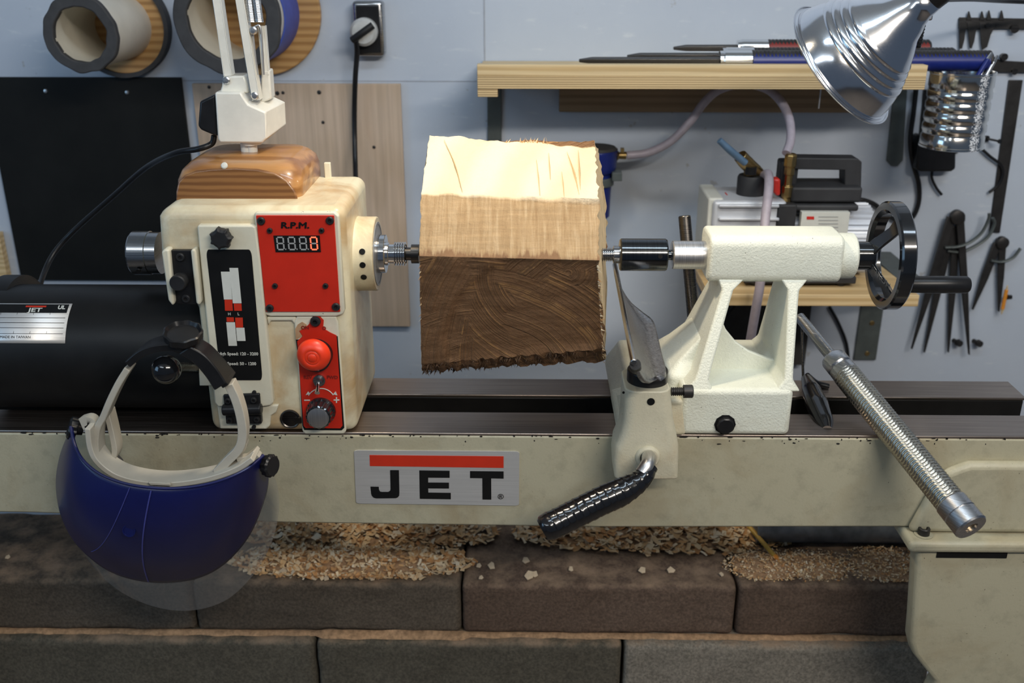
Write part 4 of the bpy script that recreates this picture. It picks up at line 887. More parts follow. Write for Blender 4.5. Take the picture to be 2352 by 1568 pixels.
# ============================================================ TURNING TOOL with braided handle
p0 = at(1836, 728, 0.17); pa = at(1908, 826, 0.105)
tt0 = at(2232, 1212, -0.14); tip = at(1836, 728, 0.17)
dirv = (tt0 - tip); Lt = dirv.length; dn_ = dirv.normalized()
def tp(px, py):   # point on the tool axis nearest the pixel ray
    d = ray(px, py); w0 = tip - CAM; a_ = dn_.dot(dn_); b_ = dn_.dot(d); c_ = d.dot(d); d_ = dn_.dot(w0); e_ = d.dot(w0)
    return (b_*e_ - c_*d_)/(a_*c_ - b_*b_)
s1 = tp(1905, 825); s2 = tp(1938, 862); s3 = tp(2178, 1160); 
tl = thing('turning_tool', 'long steel turning tool with braided metal handle lying slanted across the bed', 'turning tool', tip + dn_*tp(2020, 965))
bm = B(); rev(bm, tip, dn_, [(0, 0.0070), (s1+0.004, 0.0080)], 32); obj('tool_shaft', bm, M['steel'], tl, ang=30)
bm = B(); rev(bm, tip + dn_*s1, dn_, [(0.0, 0.010), (0.001, 0.0150), (0.004, 0.0165), (0.018, 0.0165), (0.020, 0.0150), (0.022, 0.0165), (s2-s1+0.004, 0.0168)], 48); obj('ferrule', bm, M['toolalu'], tl, ang=30)
bm = B(); n_r = 380; n_c = 72; u, v = frame(dn_); rings = []
for i in range(n_r+1):
    t = i/n_r; s = s2 + (s3-s2)*t; R0 = 0.0166 + 0.0002*t; row = []
    for k_ in range(n_c):
        q = 2*math.pi*k_/n_c; ph1 = 6*q + s*1500; ph2 = 6*q - s*1500
        wv1 = abs(math.sin(ph1*0.5*1.0)); wv2 = abs(math.sin(ph2*0.5)); sel = 0.5+0.5*math.sin(6*q)
        h = 0.0013*(max(wv1*(0.55+0.45*sel), wv2*(1.0-0.45*sel)) - 0.5)
        row.append(tip + dn_*s + (u*math.cos(q) + v*math.sin(q))*(R0 + h))
    rings.append(row)
loft(bm, rings); obj('braided_grip', bm, M['braid'], tl, ang=80, label='handle sleeve of woven steel wire')
bm = B(); le = Lt - s3; rev(bm, tip + dn_*s3, dn_, [(-0.002, 0.0172), (0.0, 0.0185), (le*0.42, 0.0188), (le*0.44, 0.0180), (le*0.47, 0.0188), (le-0.002, 0.0190), (le, 0.0176), (le, 0.0075), (le-0.004, 0.0072), (le-0.004, 0)], 64, cap=False); ec = obj('end_cap', bm, M['toolalu'], tl, ang=30)
bm = B(); rev(bm, tip + dn_*(Lt-0.0042), dn_, [(0, 0.0068), (0.001, 0.0068), (0.0015, 0.003), (0.0015, 0)], 20, cap=False); obj('cap_screw', bm, M['brass'], ec)
# taped hook handle on the bed
th = thing('taped_handle', 'short black tape-wrapped handle lying on the lathe bed behind the tailstock', 'tool handle', at(1890, 985, 0.03))
A_ = at(1850, 888, 0.135); A_.z = max(A_.z, 0.016); Z_ = at(1899, 988, 0.022)
bm = B(); tube(bm, [A_, A_.lerp(Z_, 0.25), A_.lerp(Z_, 0.55), A_.lerp(Z_, 0.85), Z_], [0.007, 0.0125, 0.0148, 0.0125, 0.007], 24); obj('taped_grip', bm, M['tape'], th, ang=28)
bm = B(); a = at(1846, 882, 0.14); tube(bm, [a + Vector((0, 0, -0.004)), at(1843, 800, 0.16), at(1842, 742, 0.18)], 0.0018, 10); obj('hook_wire', bm, M['darksteel'], th)
bm = B(); tube(bm, [A_ + Vector((0.0, 0, 0.004)), at(1875, 880, 0.14), at(1902, 888, 0.14)], 0.0045, 12); obj('hook_tip', bm, M['black'], th)

# ============================================================ FACE SHIELD
fs_ = thing('face_shield', 'blue face shield with white head straps hanging upside down from the lever ball', 'face shield', at(390, 1110, -0.10))
def band(pts, w_, Y, depth_, name, m, thick=0.0022, par=fs_, n=40):
    c0 = resamp(catmull([at(x, y, Y if len(q) == 0 else q[0]) for x, y, *q in pts], 10), n)
    rings = []
    for i, p in enumerate(c0):
        d = (c0[min(i+1, n-1)] - c0[max(i-1, 0)]).normalized(); nrm = Vector((d.z, 0, -d.x)).normalized(); wd = ms(w_, p)/2
        back = Vector((0, depth_, 0))
        rings.append([p + nrm*wd*1.0, p - nrm*wd, p - nrm*wd*0.8 + back, p + nrm*wd*0.8 + back])
    bm = B(); loft(bm, rings); return obj(name, bm, M[m], par, thick*0.4, 2, ang=50)
# black rear band
band([(292, 838), (325, 812), (365, 800), (405, 800), (440, 812), (470, 834), (498, 864), (518, 888)], 17, -0.095, 0.034, 'rear_band', 'black')
bm = B(); q0 = resamp(catmull([at(x, y, -0.097) for x, y in [(428, 802), (460, 820), (488, 850), (512, 886)]], 10), 24); rings = []
for p in q0: rings.append([p + Vector((0.004, 0, 0.003)), p + Vector((-0.010, 0.0, -0.006)), p + Vector((-0.008, 0.03, -0.005)), p + Vector((0.003, 0.03, 0.003))])
loft(bm, rings); obj('band_cover', bm, M['black'], fs_, 0.0015)
c = at(424, 795, -0.080); bm = B(); axd = (Vector((0.10, -0.25, 1))).normalized()
rings = []; u, v = frame(axd)
for t, s in ((0, 0.014), (0.010, 0.015), (0.012, 0.020), (0.020, 0.0208), (0.021, 0.019), (0.017, 0.0165), (0.017, 0.0005)):
    rings.append([c + axd*t + (u*math.cos(q) + v*math.sin(q))*s*(1 + (0.035*math.cos(9*q) if 0.011 < t and s > 0.0185 else 0)) for q in [2*math.pi*k_/72 for k_ in range(72)]])
loft(bm, rings); obj('adjustment_knob', bm, M['black'], fs_, ang=30)
band([(292, 848), (272, 880), (252, 920), (236, 958), (222, 985), (218, 1020), (222, 1052)], 15, -0.09, 0.022, 'side_strap', 'strap')
band([(244, 950), (256, 1000), (262, 1040), (250, 1066), (232, 1078)], 13, -0.075, 0.02, 'side_strap', 'strap')
band([(524, 884), (540, 918), (552, 960), (556, 1000), (548, 1032), (520, 1062), (496, 1088)], 21, -0.09, 0.018, 'side_strap', 'strap')
band([(560, 1000), (562, 1025), (548, 1050)], 9, -0.07, 0.01, 'side_strap', 'strap')
band([(200, 985), (206, 1030), (222, 1062), (260, 1092), (310, 1108), (370, 1114), (430, 1110), (490, 1098), (545, 1078), (580, 1055)], 13, -0.10, 0.030, 'headband', 'strap', n=60)
band([(590, 1044), (570, 1058), (545, 1062)], 24, -0.085, 0.012, 'strap_ear', 'strap'); band([(186, 975), (204, 972), (212, 990)], 30, -0.085, 0.014, 'strap_ear', 'strap')
bm = B(); pp(bm, [(258, 1046), (275, 1065), (286, 1094), (262, 1096), (236, 1074)], -0.072, 0.012); obj('foam_pad', bm, M['rubber'], fs_, 0.002)
bm = B(); pp(bm, [(340, 1108), (390, 1110), (392, 1116), (345, 1114)], -0.104, 0.004); obj('band_clip', bm, M['strap'], fs_, 0.0006)
Ac = [(163, 978, -.078), (172, 1020, -.092), (192, 1056, -.105), (232, 1088, -.116), (285, 1108, -.123), (345, 1118, -.127), (405, 1120, -.127), (465, 1113, -.124), (520, 1098, -.116), (570, 1074, -.100), (606, 1044, -.078)]
Bc_ = [(158, 990, -.060), (136, 1050, -.050), (128, 1115, -.045), (140, 1185, -.045), (175, 1250, -.045), (240, 1306, -.045), (310, 1332, -.045), (385, 1338, -.045), (460, 1326, -.045), (520, 1292, -.045), (572, 1232, -.045), (604, 1160, -.045), (617, 1105, -.048), (612, 1062, -.060)]
n = 90
CA = resamp(catmull([at(x, y, Y) for x, y, Y in Ac], 12), n); CB = resamp(catmull([at(x, y, Y) for x, y, Y in Bc_], 12), n)
bm = B(); rings = []
for j in range(25):
    t = j/24; row = []
    for i in range(n):
        p = CA[i].lerp(CB[i], t); q = math.sin(math.pi*i/(n-1))
        p = p + Vector((0, -0.026*math.sin(math.pi*t**0.9)*q, 0))
        # two raised seams
        row.append(p)
    rings.append(row)
loft(bm, rings, closed=False); dome = obj('crown_guard', bm, M['shield'], fs_, solid=0.002, ang=80)
def onshell(fi, t): 
    i = fi*(n-1); i0 = int(i); f_ = i-i0; p = CA[i0].lerp(CA[i0+1], f_).lerp(CB[i0].lerp(CB[i0+1], f_), t); return p + Vector((0, -0.026*math.sin(math.pi*t**0.9)*math.sin(math.pi*fi) - 0.0006, 0))
bm = B(); tube(bm, [onshell(0.50, 0.02 + 0.96*k_/20) for k_ in range(21)], 0.0008, 6, 0); tube(bm, [onshell(0.41-0.05*(k_/20)**2, 0.02 + 0.8*k_/20) for k_ in range(21)], 0.0005, 6, 0)
c = onshell(0.455, 0.33); 
obj('crown_seam', bm, plain('worn blue edge', (0.06, 0.07, 0.30), 0.35), dome)
bm = B(); rev(bm, c, (0,-1,0.15), [(0, 0.0075), (0.0012, 0.0075), (0.0012, 0.0062), (0.0004, 0.0060), (0.0004, 0)], 28, cap=False); obj('moulded_disc', bm, M['shield'], dome)
bm = B(); tube(bm, [p + Vector((0, -0.001, 0)) for p in CA], 0.0016, 8, 0); obj('crown_lip', bm, M['shield'], dome)
bm = B(); pp(bm, [(584, 1104), (594, 1098), (598, 1104), (590, 1124), (583, 1126)], -0.0700, 0.002); obj('side_slot', bm, M['strap'], dome)
for (x, y, ax_) in ((612, 1068, Vector((1, -0.45, 0.12))), (190, 992, Vector((-0.9, -0.35, 0.4)))):
    c = at(x, y, -0.072) if x > 400 else at(178, 985, -0.066); bm = B(); ax_ = ax_.normalized(); u, v = frame(ax_); rings = []
    for t, s in ((-0.006, 0.006), (0.0, 0.007), (0.001, 0.0125), (0.008, 0.0130), (0.010, 0.011), (0.010, 0.001)):
        rings.append([c + ax_*t + (u*math.cos(q) + v*math.sin(q))*s*(1 + (0.05*math.cos(12*q) if 0 < t < 0.0095 else 0)) for q in [2*math.pi*k_/72 for k_ in range(72)]])
    loft(bm, rings); obj('pivot_knob', bm, M['black'], fs_, ang=30)
Cc_ = [(170, 1000, -.050), (150, 1090, -.040), (155, 1180, -.030), (195, 1275, -.020), (262, 1348, -.015), (345, 1390, -.012), (432, 1402, -.012), (515, 1380, -.012), (580, 1322, -.012), (622, 1250, -.012), (640, 1180, -.012), (638, 1120, -.018), (620, 1072, -.040)]
CC = resamp(catmull([at(x, y, Y) for x, y, Y in Cc_], 12), n); bm = B(); loft(bm, [[(CB[i] + Vector((0, 0.002, 0))).lerp(CC[i], t) for i in range(n)] for t in (0, 0.25, 0.5, 0.75, 1)], closed=False); obj('clear_visor', bm, M['clear'], fs_, ang=80, label='clear plastic window')

# ============================================================ REFLECTOR LAMP
rl = thing('reflector_lamp', 'shiny spun aluminium cone lamp at the upper right aimed down at the wood', 'lamp', at(2125, 0, 0.12))
ap = at(2118, 8, 0.10); rmc = at(1936, 147, 0.150); axd = (rmc - ap); LL = axd.length; axd.normalize()
RR_ = ms(158, rmc)
bm = B(); prof = [(-0.012, 0.017), (0.0, 0.018), (LL*0.10, 0.0215), (LL*0.16, 0.026), (LL*0.26, RR_*0.38), (LL*0.38, RR_*0.52), (LL*0.46, RR_*0.60)]
for i in range(4): t = 0.475 + 0.07*i; rb = RR_*(0.615 + 0.062*i); prof += [(LL*t, rb), (LL*(t+0.018), rb+0.0024), (LL*(t+0.040), rb+0.0034), (LL*(t+0.058), rb+0.0026)]
prof += [(LL*0.78, RR_*0.865), (LL*0.88, RR_*0.915), (LL*0.975, RR_*0.945)]
LP = [(LL*0.975 + 0.0028 + 0.0028*math.sin(R(a_)), RR_*0.945 + 0.0032 - 0.0032*math.cos(R(a_))) for a_ in range(-70, 200, 27)]
prof += LP
rev(bm, ap, axd, prof, 96, cap=False); obj('reflector', bm, M['chrome'], rl, solid=0.0010, ang=50)
bm = B(); rev(bm, ap - axd*0.045, axd, [(0, 0.012), (0.004, 0.0165), (0.045, 0.0165), (0.055, 0.015)], 32); obj('socket', bm, M['black'], rl)
bm = B(); rev(bm, ap + axd*0.012, axd, [(0, 0.012), (0.012, 0.014), (0.030, 0.024), (0.045, 0.027), (0.060, 0.022), (0.070, 0.008), (0.071, 0)], 32, cap=False); obj('bulb', bm, plain('bulb glass', (0.8, 0.78, 0.7), 0.3, emit=(1, 0.85, 0.6), es=4), rl)
bm = B(); tube(bm, [at(x, y, Y) for x, y, Y in [(2118, 0, 0.14), (2135, 8, 0.2), (2160, 0, 0.3), (2230, -2, 0.45), (2300, 2, 0.55), (2400, 6, 0.6)]], 0.0035, 12); obj('power_cord', bm, M['black'], rl)
bm = B(); a = at(2125, 20, 0.22); c = at(2107, 108, 0.30); dr = c-a; u, v = frame(dr); tube(bm, [a + dr*(i/80) + (u*math.cos(i*0.9) + v*math.sin(i*0.9))*0.003 for i in range(81)], 0.0022, 6, 0); tube(bm, [ap - axd*0.04, ap - axd*0.07 + Vector((0, 0.06, 0)), a], 0.006, 10); obj('flex_cord', bm, M['black'], rl)
bm = B(); c = at(2122, 35, 0.22); box(bm, c.x-0.003, c.x+0.010, 0.215, 0.225, c.z-0.006, c.z+0.006); obj('clamp', bm, M['quill'], rl, 0.002)

# ============================================================ WALL: pipe holders
def on_axis_front(cx, cy, Yf): return at(cx, cy, Yf)
def ringdisc(bm, c, ro, ri, th_, n=64, wob=0.0, seed=0):
    rings = []
    for (t, r, o_) in ((0, ri, 0), (0, ro, 1), (th_, ro, 1), (th_, ri, 0)):
        rings.append([c + Vector((math.cos(q)*(r*(1 + wob*noise.noise(Vector((math.cos(q)*3+seed, math.sin(q)*3, o_*4))))), t, math.sin(q)*(r*(1 + wob*noise.noise(Vector((math.cos(q)*3+seed, math.sin(q)*3, o_*4))))))) for q in [2*math.pi*k_/n for k_ in range(n)]])
    rings.append(rings[0]); return loft(bm, rings, cap=False)
def holder(cx, cy, Yf, ro, ri, rd, label, blue=False, dx=0.0):
    c = at(cx, cy, Yf); t = thing('pipe_holder', label, 'pipe holder', Vector((c.x, WY, c.z)))
    th_ = WY-0.014-Yf
    bm = B(); ringdisc(bm, c + Vector((0, 0.006, 0)), ro*0.93, ri*1.0, th_-0.004, 72); obj('pipe', bm, M['pvc'], t, ang=50)
    bm = B(); ringdisc(bm, c, ro, ri*0.985, 0.012, 72, 0.045, cx); obj('rubber_edge', bm, M['rubber'], t, 0.002)
    bm = B(); q = Vector((c.x+dx, WY-0.016, c.z)); rev(bm, q, (0,1,0), [(0, rd), (0.014, rd)], 72); obj('backing_disc', bm, M['discwood'], t, 0.002)
    if blue:
        bm = B(); ringdisc(bm, c + Vector((0.0, 0.05, 0)), ro*0.965, ro*0.935, th_-0.05, 72); obj('blue_sleeve', bm, plain('blue wrap', (0.05, 0.09, 0.42), 0.5), t)
    else:
        bm = B(); ringdisc(bm, Vector((c.x+dx, WY-0.024, c.z)), rd*1.06, rd*0.97, 0.022, 72); obj('disc_edge_band', bm, M['rubber'], t)
    return t
k1 = at(183, 80, 0.52); h1 = holder(183, 80, 0.52, ms(86, k1), ms(62, k1), 0.080, 'narrow white pipe stub with grey rubber edge on the wall above the black sheet')
bm = B()
for i, px in enumerate((262, 275, 288, 302)): ptext(bm, '-' if i % 2 else '~', px, 28-6*i, 0.60, 8, 0.0001)
bm.free()
k2 = at(520, 44, 0.53); holder(520, 44, 0.53, ms(124, k2), ms(92, k2), 0.104, 'wide white pipe ring with grey rubber edge behind the arm lamp', True, 0.012)

# black sheet, plywood panel
bm = B(); x0 = at(48, 640, WY-0.008).x; x1 = at(415, 178, WY-0.008).x; z1 = at(300, 178, WY-0.008).z; z0 = at(300, 645, WY-0.008).z
box(bm, x0, x1, WY-0.008, WY-0.001, z0, z1); bs = obj('rubber_sheet', bm, M['board'], bev=0.001); tag(bs, 'large black rubber sheet fixed to the wall left of the headstock', 'sheet')
for x, y in ((105, 209), (292, 212)):
    c = at(x, y, WY-0.008); bm = B(); rev(bm, c, (0,-1,0), [(0, 0.004), (0.002, 0.003), (0.0025, 0)], 14, cap=False); obj('screw', bm, M['quill'], bs)
bm = B(); x0 = at(440, 192, WY-0.012).x; x1 = at(919, 192, WY-0.012).x; z1 = at(800, 193, WY-0.012).z; z0 = at(930, 750, WY-0.012).z
box(bm, x0, x1, WY-0.012, WY-0.001, z0, z1); pb = obj('plywood_panel', bm, M['panel'], bev=0.001); tag(pb, 'pale plywood panel on the wall behind the headstock', 'plywood panel')
bm = B()
for x, y, r_ in ((733, 212, 5), (650, 213, 4), (637, 214, 5), (742, 281, 4), (859, 338, 4), (480, 200, 4)):
    rev(bm, at(x, y, WY-0.0125), (0,-1,0), [(0, ms(r_, (x1, WY, z1))), (0.0004, ms(r_, (x1, WY, z1))*0.8)], 12)
obj('screw_head', bm, M['castdark'], pb)
bm = B(); x1 = at(19, 648, WY-0.018).x; box(bm, x1-0.09, x1, WY-0.018, WY-0.001, at(10, 648, WY).z, at(5, 530, WY).z); ws = obj('wood_strip', bm, M['pine'], bev=0.001); tag(ws, 'short pine board edge on the wall at the far left', 'board')
# outlet and plug
ol = thing('wall_outlet', 'metal outlet cover plate on the wall at the top centre', 'outlet', at(848, 130, WY))
bm = B(); a = at(808, 2, WY-0.03); c = at(884, 130, WY-0.03); box(bm, a.x, c.x, WY-0.03, WY, c.z, a.z); obj('cover_plate', bm, M['steel'], ol, 0.006, 3)
bm = B(); box(bm, a.x+0.006, c.x-0.006, WY-0.0315, WY-0.028, c.z+0.006, a.z-0.008); obj('receptacle', bm, M['black'], ol, 0.001)
pg = thing('power_plug', 'white round plug with black cord in the wall outlet', 'plug', at(838, 72, WY-0.031))
c = at(838, 72, WY-0.032); bm = B(); r = ms(31, c); rev(bm, c, (0,-1,0), [(0, r), (0.016, r), (0.022, r*0.8), (0.024, r*0.4), (0.024, 0)], 40, cap=False); pb_ = obj('plug_body', bm, plain('plug plastic', (0.5, 0.5, 0.48), 0.4), pg)
bm = B(); c2 = c + Vector((0, -0.026, 0)); tube(bm, [c2 + Vector((0.018, 0.0, 0.012)), c2 + Vector((0.0, -0.004, 0.0)), c2 + Vector((-0.018, 0.0, -0.012))], 0.006, 12); obj('plug_clamp', bm, M['blacksat'], pg)
bm = B(); tube(bm, [c2 + Vector((-0.012, -0.002, -0.006))] + [at(x, y, Y) for x, y, Y in [(820, 120, 0.655), (816, 180, 0.66), (814, 260, 0.67), (815, 340, 0.66), (817, 412, 0.62), (820, 520, 0.5)]], 0.0045, 12); obj('cord', bm, M['black'], pg)

# ============================================================ UPPER SHELF
SY = 0.49
us = thing('upper_shelf', 'thick pine-edged wall shelf holding long turning tools', 'shelf', at(1600, 205, WY))
x0 = at(1096, 176, SY).x; x1 = at(2128, 176, SY).x; zt = at(1500, 149, SY).z; zm_ = at(1500, 176, SY).z; zb = at(1500, 205, SY).z
bm = B(); box(bm, x0, x1, SY, SY+0.02, zm_, zt); obj('front_lip', bm, M['pine'], us, 0.0008)
bm = B(); box(bm, x0, x1, SY, WY-0.001, zb, zm_); obj('shelf_board', bm, M['ply'], us, 0.0008)
bm = B(); q = at(1143, 223, SY+0.002); box(bm, x0, q.x, SY+0.002, WY-0.001, q.z, zb); obj('end_cleat', bm, M['ply'], us, 0.0008)
bm = B(); a = at(1119, 230, WY-0.006); c = at(1152, 320, WY-0.006); box(bm, a.x, c.x, WY-0.006, WY-0.0005, c.z-0.03, zb); box(bm, a.x, c.x, SY+0.03, WY-0.001, zb-0.016, zb-0.001) ; obj('wall_bracket', bm, M['greymetal'], us, 0.001)
bm = B(); a = at(1285, 206, WY-0.022); c = at(1986, 259, WY-0.022); box(bm, a.x, c.x, WY-0.022, WY-0.001, c.z, zb-0.0005); obj('ledger_board', bm, M['darkpine'], us, 0.001)
bm = B(); a = at(1881, 208, SY+0.05); box(bm, a.x-0.001, a.x+0.001, SY+0.04, SY+0.042, zb-0.035, zb); obj('hook', bm, M['quill'], us)
# tools on the shelf
def gouge(y_, x_tip, x_fer, x_end, zoff, rad, hm, label, fer=True, tipw=0.008, dark='darksteel'):
    zc = zm_ + rad + zoff + 0.004
    t = thing('turning_gouge', label, 'turning tool', Vector((at(x_fer, 140, y_).x, y_, zc-rad)), 'turning tools on the upper shelf')
    xa = at(x_tip, 140, y_).x; xb = at(x_fer, 140, y_).x; xe = at(x_end, 140, y_).x
    bm = B(); rings = []
    for s, h, w2 in ((0, 0.003, 0.004), (0.02, 0.0062, tipw), (xb-xa+0.01, 0.0066, tipw)):
        rings.append([Vector((xa+s, y_+a*w2, zc-0.001+b_*h)) for a, b_ in ((-1, -.6), (-1, .6), (0, 1), (1, .6), (1, -.6))])
    loft(bm, rings); obj('blade', bm, M[dark], t, 0.0006)
    if fer:
        bm = B(); rev(bm, (xb, y_, zc), (1,0,0), [(-0.008, rad*0.6), (-0.007, rad*0.9), (-0.002, rad*0.9), (0, rad*0.98), (0.042, rad*0.98), (0.043, rad*0.8)], 28); obj('ferrule', bm, M['bright'], t, ang=30)
    bm = B(); x = xb+0.042; prof = []; L_ = xe-xb-0.042; n_ = int(L_/0.006)
    for i in range(n_): prof += [(i*0.006, rad*0.93), (i*0.006+0.002, rad), (i*0.006+0.004, rad)]
    prof += [(L_, rad*0.8)]; rev(bm, (x, y_, zc), (1,0,0), prof, 24); h = obj('handle', bm, M['castdark'], t, ang=25)
    bm = B(); rev(bm, (x+0.001, y_-0.0025, zc-0.001), (1,0,0), [(0, rad*0.9), (L_*0.98, rad*0.9)], 24); obj('handle_stripe', bm, M[hm], t)
    return t
gouge(0.530, 1330, 1662, 2275, 0.0, 0.0160, 'bluepl', 'long gouge with silver ferrule and blue handle nearest the shelf edge')
gouge(0.572, 1440, 1668, 2190, 0.004, 0.0140, 'bluepl', 'dark ridged gouge behind the blue handled one on the shelf', tipw=0.007)
gouge(0.620, 1545, 1700, 2130, 0.012, 0.0140, 'darkred', 'rearmost gouge with red line along its handle on the shelf', tipw=0.006)

# ============================================================ LOWER SHELF
LYF = 0.40
ls = thing('lower_shelf', 'pine shelf with cut corner below carrying the vacuum pump', 'shelf', at(1850, 700, WY))
z1 = at(1900, 677, LYF).z; z0 = at(1900, 703, LYF).z
q = at(2112, 680, LYF); bk2 = at(1960, 600, Z=z1); xl_ = at(1604, 650, LYF+0.1).x
bm = B(); prism(bm, [(xl_, LYF, z0), (q.x, LYF, z0), (bk2.x+0.03, WY-0.001, z0), (xl_, WY-0.001, z0)], (0, 0, z1-z0)); obj('shelf_board', bm, M['pine'], ls, 0.0008)
bm = B(); a = at(1978, 705, WY-0.006); c = at(2012, 827, WY-0.006); box(bm, a.x, c.x, WY-0.006, WY-0.0005, c.z, z0-0.0005); box(bm, a.x, c.x, LYF+0.12, WY-0.001, z0-0.006, z0-0.0005); wb = obj('wall_bracket', bm, M['greymetal'], ls, 0.001)
bm = B()
for x, y in ((2003, 742), (1992, 812)): rev(bm, at(x, y, WY-0.0065), (0,-1,0), [(0, 0.005), (0.001, 0.004)], 14)
obj('bracket_screw', bm, M['brass'], wb)
bm = B(); a = at(1648, 706, WY-0.02); c = at(1815, 800, WY-0.02); box(bm, a.x, at(1860, 706, WY-0.02).x, WY-0.03, WY-0.001, c.z-0.03, z0-0.0005); bx_ = obj('dark_box', bm, plain('dark box', (0.035, 0.033, 0.03), 0.6)); tag(bx_, 'dark flat box on the wall under the lower shelf', 'box')
bm = B(); tube(bm, [at(x, y, WY-0.045) for x, y in [(1690, 700), (1672, 720), (1655, 745), (1650, 790)]], 0.003, 10); cb1 = obj('cable', bm, M['black']); tag(cb1, 'thin black cable in front of the dark box under the lower shelf', 'cable')
bm = B(); tube(bm, [at(x, y, WY-0.006) for x, y in [(1905, 704), (1925, 740), (1943, 785), (1948, 825), (1944, 860), (1930, 900)]], 0.003, 10); cb2_ = obj('cable', bm, M['black']); tag(cb2_, 'black cable curving down the wall left of the shelf bracket', 'cable')

# vacuum pump
PYF = 0.46
pu = thing('vacuum_pump', 'grey and black vacuum pump with carry handle on the lower shelf', 'vacuum pump', at(1830, 655, Z=z1))
pzt = at(1800, 485, PYF).z; zb_ = z1
def pbx(name, x0, y0, x1, y1, Y, d, m, par=pu, bev=0.003, seg=3, lab=None):
    a = at(x0, y0, Y); c = at(x1, y1, Y); bm = B(); box(bm, a.x, c.x, Y, Y+d, c.z, a.z); return obj(name, bm, M[m], par, bev, seg, label=lab)
foot_z = z1
a = at(1712, 640, LYF+0.03); c = at(1968, 655, LYF+0.03)
bm = B(); box(bm, a.x, c.x, LYF+0.035, LYF+0.19, z1+0.006, z1+0.018); obj('base_plate', bm, M['dustblack'], pu, 0.002)
for x_ in (a.x+0.02, c.x-0.02):
    bm = B(); rev(bm, (x_, LYF+0.05, z1+0.0003), (0,0,1), [(0, 0.008), (0.007, 0.008)], 18); obj('rubber_foot', bm, M['black'], pu)
pbx('gear_case', 1640, 462, 1792, 625, PYF, 0.11, 'pumpgrey', bev=0.006)
ca = pbx('case_edge', 1628, 455, 1652, 600, PYF+0.01, 0.10, 'white', bev=0.004)
pbx('case_rib', 1652, 470, 1790, 478, PYF-0.006, 0.02, 'pumpgrey', bev=0.002); pbx('case_rib', 1652, 500, 1790, 508, PYF-0.006, 0.02, 'pumpgrey', bev=0.002)
a = at(1792, 545, PYF+0.055); c = at(1985, 545, PYF+0.055)
bm = B(); rM = 0.056; prof = [(0, rM*0.98)]; t = 0.0; Lm = c.x-a.x
rings = []
for tt in (0, Lm): rings.append([Vector((a.x+tt, PYF+0.055+math.cos(q)*rM*(1+0.035*(1 if math.sin(34*q) > 0 else -1)), a.z+math.sin(q)*rM*(1+0.035*(1 if math.sin(34*q) > 0 else -1)))) for q in [2*math.pi*k_/204 for k_ in range(204)]])
loft(bm, rings); obj('pump_motor', bm, M['pumpgrey'], pu)
pbx('mount_column', 1700, 560, 1960, 645, PYF+0.02, 0.07, 'dustblack')
pbx('coupling', 1788, 470, 1818, 600, PYF-0.004, 0.11, 'dustblack')
dpl = pbx('data_label', 1842, 487, 1945, 548, PYF-0.006, 0.012, 'white', bev=0.0005)
bm = B(); pp(bm, [(1853, 497), (1870, 497), (1870, 504), (1853, 504)], PYF-0.0066, 0.0005); obj('label_mark', bm, M['reddull'], dpl)
bm = B()
for i in range(5): pp(bm, [(1880, 497+8*i), (1925, 497+8*i), (1925, 499+8*i), (1880, 499+8*i)], PYF-0.0066, 0.0005)
obj('label_lines', bm, M['greyink'], dpl)
pbx('handle_base', 1820, 430, 1978, 466, PYF+0.01, 0.07, 'dustblack', bev=0.004); pbx('handle_base', 1795, 470, 1972, 486, PYF+0.004, 0.09, 'dustblack', bev=0.004)
bm = B(); a = at(1822, 364, PYF+0.03)
pp(bm, [(1818, 366), (1822, 362), (1970, 364), (1980, 372), (1978, 436), (1940, 436), (1940, 391), (1820, 389)], PYF+0.03, 0.032); obj('carry_handle', bm, M['dustblack'], pu, 0.004, 3)
pbx('handle_post', 1795, 370, 1826, 470, PYF+0.035, 0.03, 'dustblack', bev=0.004)
c = at(1722, 460, PYF+0.05); k_p = ms(1, c); bm = B(); rev(bm, Vector((c.x, c.y, at(1722, 463, PYF+0.05).z)), (0,0,1), [(-0.004, 36*k_p), (0.006, 36*k_p), (0.007, 32*k_p), (0.040, 32*k_p), (0.044, 29*k_p), (0.044, 0)], 40, cap=False); obj('exhaust_filter', bm, M['dustblack'], pu)
bm = B(); pp(bm, [(1652, 466), (1662, 462), (1664, 450), (1672, 447), (1680, 460), (1683, 468)], PYF+0.04, 0.02); obj('warning_knob', bm, M['reddull'], pu, 0.002)
bm = B(); pp(bm, [(1776, 411), (1793, 411), (1793, 449), (1784, 451), (1776, 440)], PYF+0.01, 0.02); obj('valve_knob', bm, M['reddull'], pu, 0.003)
bm = B(); c = at(1806, 462, PYF+0.02); kb_ = ms(1, c); hh = (at(1806, 352, PYF+0.02).z - c.z)
rev(bm, c, (0,0,1), [(0, 11*kb_), (hh*.08, 11*kb_), (hh*.10, 13*kb_), (hh*.32, 13*kb_), (hh*.34, 9*kb_), (hh*.55, 9*kb_), (hh*.57, 12*kb_), (hh*.72, 12*kb_), (hh*.74, 14*kb_), (hh*.96, 14*kb_), (hh, 10*kb_)], 8); obj('brass_fitting', bm, M['brass'], pu, 0.0006)
